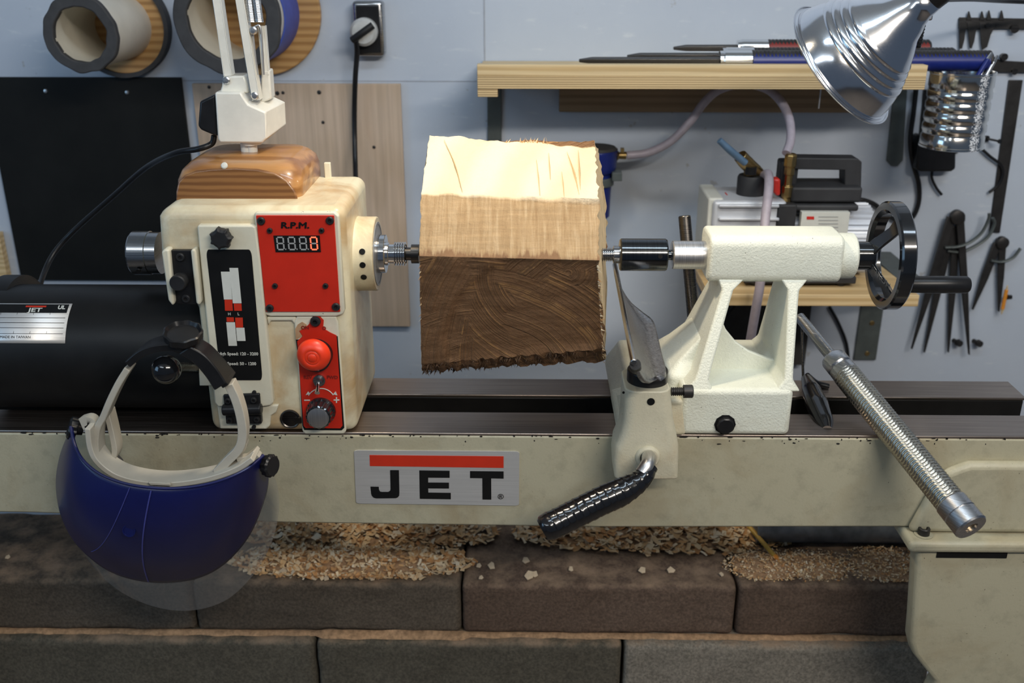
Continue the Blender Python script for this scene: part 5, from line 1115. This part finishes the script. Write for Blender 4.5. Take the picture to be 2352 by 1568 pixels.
# ball valve
bv = thing('ball_valve', 'brass ball valve with blue-grey lever on top of the pump', 'valve', at(1722, 400, PYF+0.03))
bm = B(); c = at(1722, 400, PYF+0.05); rev(bm, c, (0,0,1), [(-0.002, 0.010), (0.012, 0.010), (0.013, 0.007)], 8); tube(bm, [at(1700, 358, PYF+0.04), at(1714, 374, PYF+0.045), at(1735, 392, PYF+0.05), at(1752, 402, PYF+0.055)], [0.011, 0.012, 0.011, 0.007], 12); obj('valve_body', bm, M['brass'], bv, 0.0008)
bm = B(); rev(bm, at(1724, 400, PYF+0.036), (0,0,1), [(0, 0.009), (0.012, 0.009)], 16); obj('valve_nut', bm, M['black'], bv)
bm = B(); tube(bm, [at(1652, 322, PYF+0.022), at(1680, 348, PYF+0.024), at(1712, 374, PYF+0.03)], [0.0055, 0.0065, 0.0060], 16, flat=0.9); obj('valve_lever', bm, plain('blue grey vinyl', (0.12, 0.20, 0.30), 0.4), bv)
# hoses
bm = B(); tube(bm, [at(x, y, Y) for x, y, Y in [(1752, 404, .51), (1764, 400, .48), (1766, 430, .44), (1758, 500, .405), (1752, 580, .378), (1746, 650, .372), (1736, 710, .375), (1722, 790, .39), (1712, 850, .42)]], 0.0072, 16); hz1 = obj('vinyl_hose', bm, M['hose']); tag(hz1, 'clear purple-tinted hose running down in front of the pump and lower shelf', 'hose')
bm = B(); tube(bm, [at(x, y, Y) for x, y, Y in [(1806, 352, .48), (1816, 320, .50), (1813, 275, .53), (1795, 235, .56), (1762, 205, .60), (1710, 193, .63), (1655, 205, .63), (1618, 235, .63), (1585, 280, .63), (1540, 325, .63), (1490, 350, .63), (1440, 357, .63)]], 0.0070, 16); hz2 = obj('vinyl_hose', bm, M['hose']); tag(hz2, 'clear hose arching under the upper shelf from pump to blue filter', 'hose')
# filter
fl = thing('air_filter', 'blue plastic filter housing on the wall beside the wood block', 'filter', at(1370, 500, WY))
c = at(1368, 375, 0.63); kf = ms(1, c)
bm = B(); ztp = at(1368, 342, 0.63).z
rev(bm, Vector((c.x, 0.63, at(1368, 382, 0.63).z)), (0,0,1), [(-0.010, 42*kf), (0, 48*kf), (ztp - at(1368, 382, 0.63).z, 50*kf)], 40); fc = obj('filter_head', bm, M['bluepl'], fl, 0.002)
bm = B(); rev(bm, Vector((c.x, 0.63, ztp)), (0,0,1), [(0, 50*kf), (0.004, 44*kf)], 40); obj('filter_lid', bm, M['rubber'], fl)
bm = B(); zb2 = at(1368, 502, 0.63).z; zt2 = at(1368, 384, 0.63).z; rev(bm, Vector((c.x, 0.63, zb2)), (0,0,1), [(0, 28*kf), (0.006, 36*kf), (zt2-zb2, 39*kf)], 40); obj('filter_bowl', bm, M['bluepl'], fl)
bm = B(); rev(bm, Vector((c.x, 0.63, at(1368, 424, 0.63).z)), (0,0,1), [(0, 40*kf), (0.001, 43*kf), (0.014, 43*kf), (0.015, 40*kf)], 40); a = at(1405, 405, 0.61); box(bm, a.x, a.x+0.017, 0.60, 0.64, a.z-0.006, a.z+0.008); obj('clamp_band', bm, M['greymetal'], fl, 0.0008)
bm = B(); a = at(1414, 357, 0.63); rev(bm, a, (1,0,0), [(0, 0.007), (0.003, 0.009), (0.006, 0.006), (0.018, 0.0068)], 16); box(bm, a.x+0.008, a.x+0.014, 0.624, 0.634, a.z+0.006, a.z+0.013); obj('hose_barb', bm, M['brass'], fl)
bm = B(); box(bm, c.x-0.02, c.x+0.02, 0.655, WY-0.0005, zt2-0.04, zt2+0.01); obj('wall_mount', bm, M['greymetal'], fl, 0.001)

# ============================================================ RIGHT WALL TOOLS
cn = at(2212, 163, 0.505); rcn = ms(71, cn); zlow = at(2186, 337, 0.505).z
cm = bpy.data.objects.new('tin_can', None)
can = thing('tin_can', 'ribbed tin can dusted with white specks at the right end of the upper shelf', 'can', Vector((cn.x, 0.505, zlow)))
Hc = cn.z - zlow; bm = B(); prof = [(0, 0.001), (0.0, rcn*0.97), (0.001, rcn*1.02), (0.004, rcn*1.02), (0.005, rcn)]
for i in range(5): z = Hc*(0.16+0.145*i); prof += [(z, rcn), (z+0.0025, rcn*0.965), (z+0.006, rcn*0.965), (z+0.0085, rcn)]
prof += [(Hc-0.004, rcn), (Hc-0.003, rcn*1.02), (Hc, rcn*1.02), (Hc, rcn*0.985), (Hc-0.003, rcn*0.975), (0.002, rcn*0.95), (0.002, 0.001)]
rev(bm, Vector((cn.x, 0.505, zlow)), (0,0,1), prof, 80, cap=False); obj('can_body', bm, M['speckcan'], can, ang=40)
for i, (x0, y0, x1, y1, m_) in enumerate(((2245, 175, 2278, 122, 'bluepl'), (2258, 185, 2290, 128, 'quill'), (2252, 178, 2262, 128, 'quill'))):
    t = thing('pen', ('blue pen standing in the speckled tin can', 'silver pen leaning right in the speckled tin can', 'silver pen, more upright of the pair, in the tin can')[i], 'pen', Vector((cn.x+0.01, 0.505, zlow+0.03)))
    a = at(x0, y0, 0.50+0.008*i); c = at(x1, y1, 0.515+0.008*i); a2 = a + (a-c).normalized()*0.05
    bm = B(); cyl(bm, a2, c - (c-a).normalized()*0.012, 0.0035, n=14); obj('barrel', bm, M['bluepl' if i == 0 else 'quill'], t)
    bm = B(); cyl(bm, c - (c-a).normalized()*0.012, c, 0.0036, 0.002, n=14); obj('clip_cap', bm, M['bright'], t)
def wpoly(name, pts, th_, m_, label, cat, Y=None, bev=0.001):
    Y = WY-th_-0.0005 if Y is None else Y; bm = B(); pp(bm, pts, Y, th_); o = obj(name, bm, M[m_], None, bev); return tag(o, label, cat)
wpoly('steel_rule', [(2318, 184), (2350, 184), (2297, 535), (2273, 533)], 0.004, 'castdark', 'black steel rule hanging slightly tilted at the right edge of the wall', 'ruler')
wpoly('sheath', [(2055, 206), (2084, 206), (2074, 368), (2062, 382), (2048, 382), (2037, 370)], 0.006, 'greymetal', 'dark grey blade hanging on the wall below the shelf left of the can', 'blade')
wpoly('power_brick', [(2112, 310), (2197, 330), (2196, 388), (2186, 395), (2114, 395), (2104, 388)], 0.03, 'black', 'black box on the wall behind the bottom of the tin can', 'power supply', bev=0.004)
wpoly('scraper', [(2122, 206), (2140, 206), (2130, 320), (2112, 320)], 0.004, 'black', 'narrow black strip hanging between the cable and the tin can', 'strip')
def wcable(pts, r, label, Y=WY-0.008, m_='black'):
    bm = B(); tube(bm, [at(x, y, Y) for x, y in pts], r, 10); o = obj('cable', bm, M[m_]); return tag(o, label, 'cable')
wcable([(2104, 206), (2098, 260), (2091, 320), (2096, 370), (2110, 420), (2110, 465), (2095, 500), (2070, 510), (2045, 498), (2010, 470), (1985, 460), (1965, 458)], 0.0042, 'black cable hanging down the wall and looping back to the pump')
wcable([(2205, 345), (2180, 358), (2148, 382), (2140, 405), (2150, 430), (2163, 447)], 0.0024, 'thin bent wire hook below the tin can, left one')
wcable([(2255, 342), (2275, 360), (2298, 378), (2303, 400), (2292, 425), (2272, 442)], 0.0026, 'thin curved wire crossing the steel rule')
bm = B(); c = at(2264, 318, WY-0.0005); rev(bm, c, (0.5,-1,0), [(0, 0.0055), (0.004, 0.0055), (0.004, 0.002), (0.028, 0.002), (0.028, 0.004), (0.031, 0.004)], 14); sc = obj('screw_hook', bm, M['darksteel']); tag(sc, 'small steel screw sticking out of the wall right of the tin can', 'screw')
# calipers
cl = thing('vernier_caliper', 'dark vernier caliper hanging on the wall at the top right', 'caliper', at(2270, 75, WY))
bm = B(); pp(bm, [(2203, 44), (2206, 40), (2420, 44), (2420, 68), (2203, 66)], WY-0.006, 0.0055); obj('beam', bm, M['castdark'], cl, 0.0006)
for q in ([(2203, 50), (2220, 50), (2216, 90), (2210, 112), (2204, 112)], [(2222, 52), (2246, 52), (2238, 95), (2232, 112), (2228, 110)], [(2250, 52), (2290, 52), (2276, 80), (2268, 108), (2256, 115), (2254, 100)]):
    bm = B(); pp(bm, q, WY-0.008, 0.003); obj('jaw', bm, M['castdark'], cl, 0.0006)
for x, y in ((2226, 26), (2256, 26), (2272, 24), (2301, 24)):
    bm = B(); pp(bm, [(x-6, 46), (x+6, 46), (x+1, y), (x-1, y)], WY-0.008, 0.003); obj('inside_jaw', bm, M['castdark'], cl, 0.0004)
bm = B(); rev(bm, at(2328, 66, WY-0.008), (0,-1,0), [(0, 0.007), (0.006, 0.007)], 16); rev(bm, at(2267, 58, WY-0.008), (0,-1,0), [(0, 0.004), (0.003, 0.004)], 14); obj('thumb_screw', bm, M['darksteel'], cl)
c2_ = thing('beam_gauge', 'brown steel gauge bar on the wall right of the can rim', 'gauge', at(2320, 165, WY))
bm = B(); pp(bm, [(2272, 140), (2288, 135), (2310, 140), (2420, 146), (2420, 168), (2290, 166), (2270, 158)], WY-0.008, 0.0075); obj('beam', bm, M['castdark'], c2_, 0.001)
bm = B(); rev(bm, at(2303, 130, WY-0.008), (0,-1,0), [(0, 0.006), (0.008, 0.006)], 16); rev(bm, at(2328, 164, WY-0.008), (0,-1,0), [(0, 0.005), (0.006, 0.005)], 16); obj('thumb_screw', bm, M['darksteel'], c2_)
# dividers
def divider(piv, legs, wing, label, Y, rpiv):
    t = thing('divider', label, 'divider', at(piv[0], piv[1], WY))
    for (sx, sy), (ex_, ey), w_ in legs:
        d = Vector((ex_-sx, ey-sy)).normalized(); nx, ny = -d.y, d.x; bm = B()
        pp(bm, [(sx-nx*w_, sy-ny*w_), (sx+nx*w_, sy+ny*w_), (sx+nx*w_*0.9+(ex_-sx)*.5, sy+ny*w_*0.9+(ey-sy)*.5), (ex_+nx*1.5, ey), (ex_-nx*1.5, ey), (sx-nx*w_*0.9+(ex_-sx)*.5, sy-ny*w_*0.9+(ey-sy)*.5)], Y, 0.006); obj('leg', bm, M['castdark'], t, 0.001)
    bm = B(); rev(bm, at(*piv, Y+0.003), (0,-1,0), [(-0.003, rpiv), (0.008, rpiv), (0.010, rpiv*0.6), (0.010, 0)], 28, cap=False); obj('pivot', bm, M['castdark'], t)
    bm = B(); P = resamp(catmull([at(x, y, Y-0.003) for x, y in wing], 8), 40); tube(bm, P, 0.0042, 10, 0, flat=0.6); obj('wing', bm, M['greymetal'], t)
    return t
divider((2197, 497), [((2186, 500), (2095, 802), 10), ((2206, 500), (2227, 815), 9)], [(2170, 568), (2200, 566), (2228, 556), (2254, 535), (2270, 505), (2272, 490)], 'large dark steel divider with spread legs on the wall, front of a pair', WY-0.022, 0.0125)
divider((2199, 502), [((2188, 520), (2124, 810), 9), ((2198, 520), (2179, 810), 9)], [(2176, 576), (2206, 578), (2238, 566), (2268, 545), (2284, 515), (2280, 500)], 'narrower dark divider hanging just behind the large spread one', WY-0.012, 0.011)
divider((2300, 556), [((2292, 560), (2235, 712), 9), ((2304, 560), (2295, 716), 8)], [(2276, 598), (2300, 601), (2326, 592), (2344, 570)], 'small dark divider hanging at the far right of the wall', WY-0.014, 0.011)
t = thing('pencil_stub', 'short orange pencil clipped against the small divider', 'pencil', at(2306, 725, WY)); a = at(2314, 655, WY-0.02); c = at(2300, 722, WY-0.02)
bm = B(); cyl(bm, a.lerp(c, 0.15), a.lerp(c, 0.8), 0.0035, n=8); obj('barrel', bm, M['orange'], t)
bm = B(); cyl(bm, a.lerp(c, 0.8), c, 0.0035, 0.0006, n=8); cyl(bm, a.lerp(c, 0.15), a, 0.002, 0.001, n=8); obj('tip', bm, M['pine'], t)
bm = B(); rev(bm, a.lerp(c, 0.4) + Vector((0.004, 0, 0)), (1, 0, 0), [(0, 0.005), (0.008, 0.004)], 12); obj('clip', bm, M['darksteel'], t)
for x, y, l in ((2190, 781, 'black screw knob on the wall between the divider tips'), (2236, 782, 'black screw knob on the wall right of the divider tips')):
    bm = B(); rev(bm, at(x, y, WY-0.0005), (0.3,-1,0), [(0, 0.004), (0.012, 0.004), (0.012, 0.007), (0.02, 0.006)], 14); o = obj('wall_screw', bm, M['castdark']); tag(o, l, 'screw')

# ============================================================ BALLAST BLOCKS
TZ = -0.320; TB = -0.408; FY = 0.139
def rough_block(x0, x1, y0, y1, z0, z1, m_, label, seed, group):
    bm = B(); box(bm, x0, x1, y0, y1, z0, z1)
    bmesh.ops.bevel(bm, geom=[e for e in bm.edges], offset=0.009, segments=3, affect='EDGES', profile=0.6)
    bmesh.ops.subdivide_edges(bm, edges=[e for e in bm.edges if e.calc_length() > 0.05], cuts=28, use_grid_fill=True)
    for v in bm.verts:
        p = v.co + Vector((seed*3.1, 0, 0)); d = 0.0022*noise.noise(p*26) + 0.0012*noise.noise(p*90)
        v.co += Vector((d*0.3, d, d))
    o = obj('concrete_block', bm, M[m_], ang=60); return tag(o, label, 'concrete block', group)
def bxs(px, py=1350, Y=FY): return at(px, py, Y).x
tops = [(-190, 436, 'blockA', 'dark brown concrete block in the top row under the face shield at the far left'), (441, 1057, 'blockA', 'dark grey-brown concrete block in the top row under the pile of shavings'), (1061, 1694, 'blockB', 'scratched brown concrete block in the top row below the taped handle'), (1699, 2330, 'blockB', 'reddish brown concrete block in the top row next to the cream leg')]
for i, (a, c, m_, l) in enumerate(tops): rough_block(bxs(a), bxs(c), FY, FY+0.19, TB, TZ + 0.004*(i == 3) - 0.001*i, m_, l, i, 'top row of ballast blocks')
LYB = 0.117; LZ = -0.60
def bx2(px): return at(px, 1460, LYB).x
lows = [(-200, 718, 'blockD', 'dark grey concrete block in the lower row at the left'), (724, 1430, 'blockD', 'mid grey pitted concrete block in the lower row, middle one'), (1437, 2150, 'blockC', 'lighter grey concrete block in the lower row at the right')]
for i, (a, c, m_, l) in enumerate(lows): rough_block(bx2(a), bx2(c), LYB, LYB+0.23, LZ, TB-0.0015, m_, l, 10+i, 'lower row of ballast blocks')
bm = B(); box(bm, -0.98, 0.60, 0.06, 0.36, LZ-0.03, LZ-0.003); sh = obj('stand_shelf', bm, M['darkpine'], bev=0.002); tag(sh, 'wooden plank under the lower row of concrete blocks', 'plank')
bm = B(); 
a = at(1715, 1245, 0.30); c = at(2098, 1245, 0.30); rev(bm, Vector((a.x, 0.262, TZ+0.0245)), (1,0,0), [(0, 0.022), (0.002, 0.024), (c.x-a.x-0.002, 0.024), (c.x-a.x, 0.022)], 40); dc = obj('metal_duct', bm, plain('dusty duct', (0.22, 0.24, 0.26), 0.5, 0.5, 0.5, 30), ang=40); tag(dc, 'dusty grey metal tube lying on the blocks under the right of the bed', 'tube')
# shavings
def shaving(bm, p, sz, flat=0.4):
    a_ = random.uniform(0, 6.28); tilt = random.gauss(0, flat); u = Vector((math.cos(a_), math.sin(a_), math.sin(tilt)*0.7)).normalized()
    v = Vector((-math.sin(a_), math.cos(a_), random.gauss(0, flat)*0.7)).normalized(); n_ = u.cross(v); n_ = n_ if n_.z > 0 else -n_
    L_ = sz*random.uniform(0.6, 1.5); W_ = sz*random.uniform(0.3, 0.8); cu = random.uniform(-0.4, 0.9)*L_; rows = []
    for i in range(4):
        t = i/3-0.5; q = p + u*L_*t + n_*cu*(t*t)*1.3; j = 1-0.3*random.random(); rows.append([q - v*W_*0.5*j, q + v*W_*0.5*j])
    vs = [[bm.verts.new(x) for x in r_] for r_ in rows]
    for i in range(3): bm.faces.new([vs[i][0], vs[i][1], vs[i+1][1], vs[i+1][0]])
def hgt(x, y, c, rx, ry, h): 
    d = ((x-c.x)/rx)**2 + ((y-c.y)/ry)**2; return h*max(0, 1-d)
def dome(bm, c, rx, ry, h, n=30):
    rings = []
    for i in range(9):
        r_ = 1-i/8*0.999; rings.append([Vector((c.x+math.cos(q)*rx*r_*(1+0.15*noise.noise(Vector((math.cos(q)*2, math.sin(q)*2, c.x*9)))), c.y+math.sin(q)*ry*r_, TZ+h*(1-r_*r_) + 0.001 + 0.003*noise.noise(Vector((r_*6, q*3, 1)))*(i > 0))) for q in [2*math.pi*k_/n for k_ in range(n)]])
    loft(bm, rings, cap=True)
piles = [(at(810, 1290, Z=TZ), 0.150, 0.044, 0.008, 1300, 0.0095, 'heap of pale wood shavings on the top block right of the face shield'),
         (at(1510, 1228, Z=TZ), 0.19, 0.045, 0.012, 1000, 0.013, 'shavings in the shade under the middle of the lathe bed'),
         (at(830, 1225, Z=TZ), 0.175, 0.045, 0.014, 1000, 0.014, 'shavings in the shade under the bed below the name plate'),
         (at(1760, 1300, Z=TZ), 0.055, 0.036, 0.006, 700, 0.0038, 'fine golden shavings around the orange stick on the blocks'),
         (at(1870, 1300, Z=TZ), 0.050, 0.036, 0.006, 600, 0.0038, 'fine golden shavings right of the orange stick'),
         (at(2040, 1300, Z=TZ), 0.060, 0.040, 0.008, 900, 0.0038, 'fine golden shavings heaped against the cream leg')]
for c, rx, ry, h, n_, sz, l in piles:
    c = Vector((c.x, min(c.y, 0.30), TZ))
    bm = B(); dome(bm, c, rx, ry, h)
    nb = len(bm.faces)
    for i in range(n_):
        q = random.uniform(0, 6.283); r_ = random.random()**0.55*1.25; x = c.x+math.cos(q)*rx*r_; y = max(FY+0.012, c.y+math.sin(q)*ry*r_)
        shaving(bm, Vector((x, y, TZ + hgt(x, y, c, rx, ry, h) + random.uniform(0.002, 0.005))), sz*random.uniform(0.6, 1.3))
    bm.faces.ensure_lookup_table()
    for f in bm.faces[nb:]: f.material_index = 1
    o = obj('wood_shavings', bm, [M['dust'], M['chips']], merge=False, ang=60); o['kind'] = 'stuff'; tag(o, l, 'wood shavings')
# sawdust ledge along the joint of the rows
bm = B(); rings = []
for i in range(120):
    t = i/119; x = bx2(-150) + (bx2(2120)-bx2(-150))*t; q_ = 1.0 if bx2(724) < x < bx2(1062) else 0.25; w_ = 0.004 + 0.007*q_ + 0.004*noise.noise(Vector((x*34, 0, 0))); hh = 0.0012 + 0.004*q_ + 0.004*max(0, noise.noise(Vector((x*24, 4, 0))))
    rings.append([Vector((x, FY+0.004, TB+0.0005)), Vector((x, FY-0.001, TB+hh)), Vector((x, FY-w_, TB+0.001)), Vector((x, FY-w_-0.003, TB-0.0012))])
loft(bm, rings); o = obj('sawdust', bm, M['dust'], ang=70); o['kind'] = 'stuff'; tag(o, 'thin line of orange sawdust along the ledge of the lower blocks', 'sawdust')
# loose chips in front
CL = ['square wood chip right of the second block seam, nearer the bed', 'wood chip just behind the pair of chips left of the black taped grip', 'left and larger one of the touching pair of chips below the taped grip',
 'right one of the touching pair of chips below the taped grip', 'tiny wood chip on the seam side edge of the scratched brown block', 'tiny wood chip nearest the front edge right of the block seam', 'lone dot of a wood chip right of the touching pair',
 'lone brown wood chip in the middle of the scratched brown block', 'pale wood chip at the right part of the scratched brown block', 'tiny wood chip by the seam beside the golden shavings', 'narrow wood chip lying on the seam between the two middle top blocks',
 'tiny chip below the golden shavings right of the orange stick', 'small curl at the tip of the orange stick', 'wood chip touching the clear visor edge', 'broad wood chip at the front left of the shavings heap', 'largest wood chip in front of the shavings heap',
 'wood chip lying on the front of the shavings heap', 'wood chip at the front right of the shavings heap', 'chip at the front edge of the block below the shavings heap', 'tiny white chip at the far left of the top row of blocks', 'small chip at the right tail of the shavings heap', 'small chip below the right tail of the shavings heap']
for i, (px, py, s) in enumerate([(1130, 1303, 9), (1208, 1290, 8), (1215, 1325, 12), (1228, 1322, 8), (1100, 1302, 6), (1105, 1330, 5), (1312, 1310, 6), (1475, 1312, 8), (1540, 1313, 9), (1657, 1322, 5), (1062, 1290, 6), (1880, 1330, 5), (1795, 1308, 7), (600, 1312, 10), (655, 1317, 13), (722, 1325, 14), (760, 1305, 12), (855, 1330, 7), (748, 1338, 6), (18, 1283, 6), (1012, 1300, 7), (965, 1310, 9)]):
    c = at(px, py, Z=TZ); c.y = max(c.y, FY+0.008); s = s*0.00068; a_ = random.uniform(0, 3); bm = B()
    P = []
    for k_ in range(5): q = a_ + k_*1.2566 + random.uniform(-.3, .3); rr2 = s*random.uniform(0.8, 1.2); P.append(c + Vector((math.cos(q)*rr2, math.sin(q)*rr2, 0.0025 + 0.35*s*math.sin(q))))
    prism(bm, P, (0, 0, 0.0012)); o = obj('wood_chip', bm, M['palechip']); tag(o, CL[i], 'wood chip', 'loose wood chips on the blocks')
# stick
st = thing('paint_brush_stick', 'thin yellow stick with brown tip leaning into the shavings under the bed', 'stick', at(1800, 1300, Z=TZ))
a = at(1720, 1208, 0.26); c = at(1800, 1300, Z=TZ+0.003); bm = B(); tube(bm, [a, a.lerp(c, 0.75)], 0.0035, 10, 0); obj('shaft', bm, plain('yellow lacquer', (0.60, 0.36, 0.06), 0.4), st)
bm = B(); tube(bm, [a.lerp(c, 0.75), a.lerp(c, 0.86)], [0.0038, 0.0036], 10, 0); obj('orange_band', bm, M['orange'], st)
bm = B(); tube(bm, [a.lerp(c, 0.86), c], [0.0036, 0.0015], 10, 0); obj('tip', bm, M['discwood'], st)
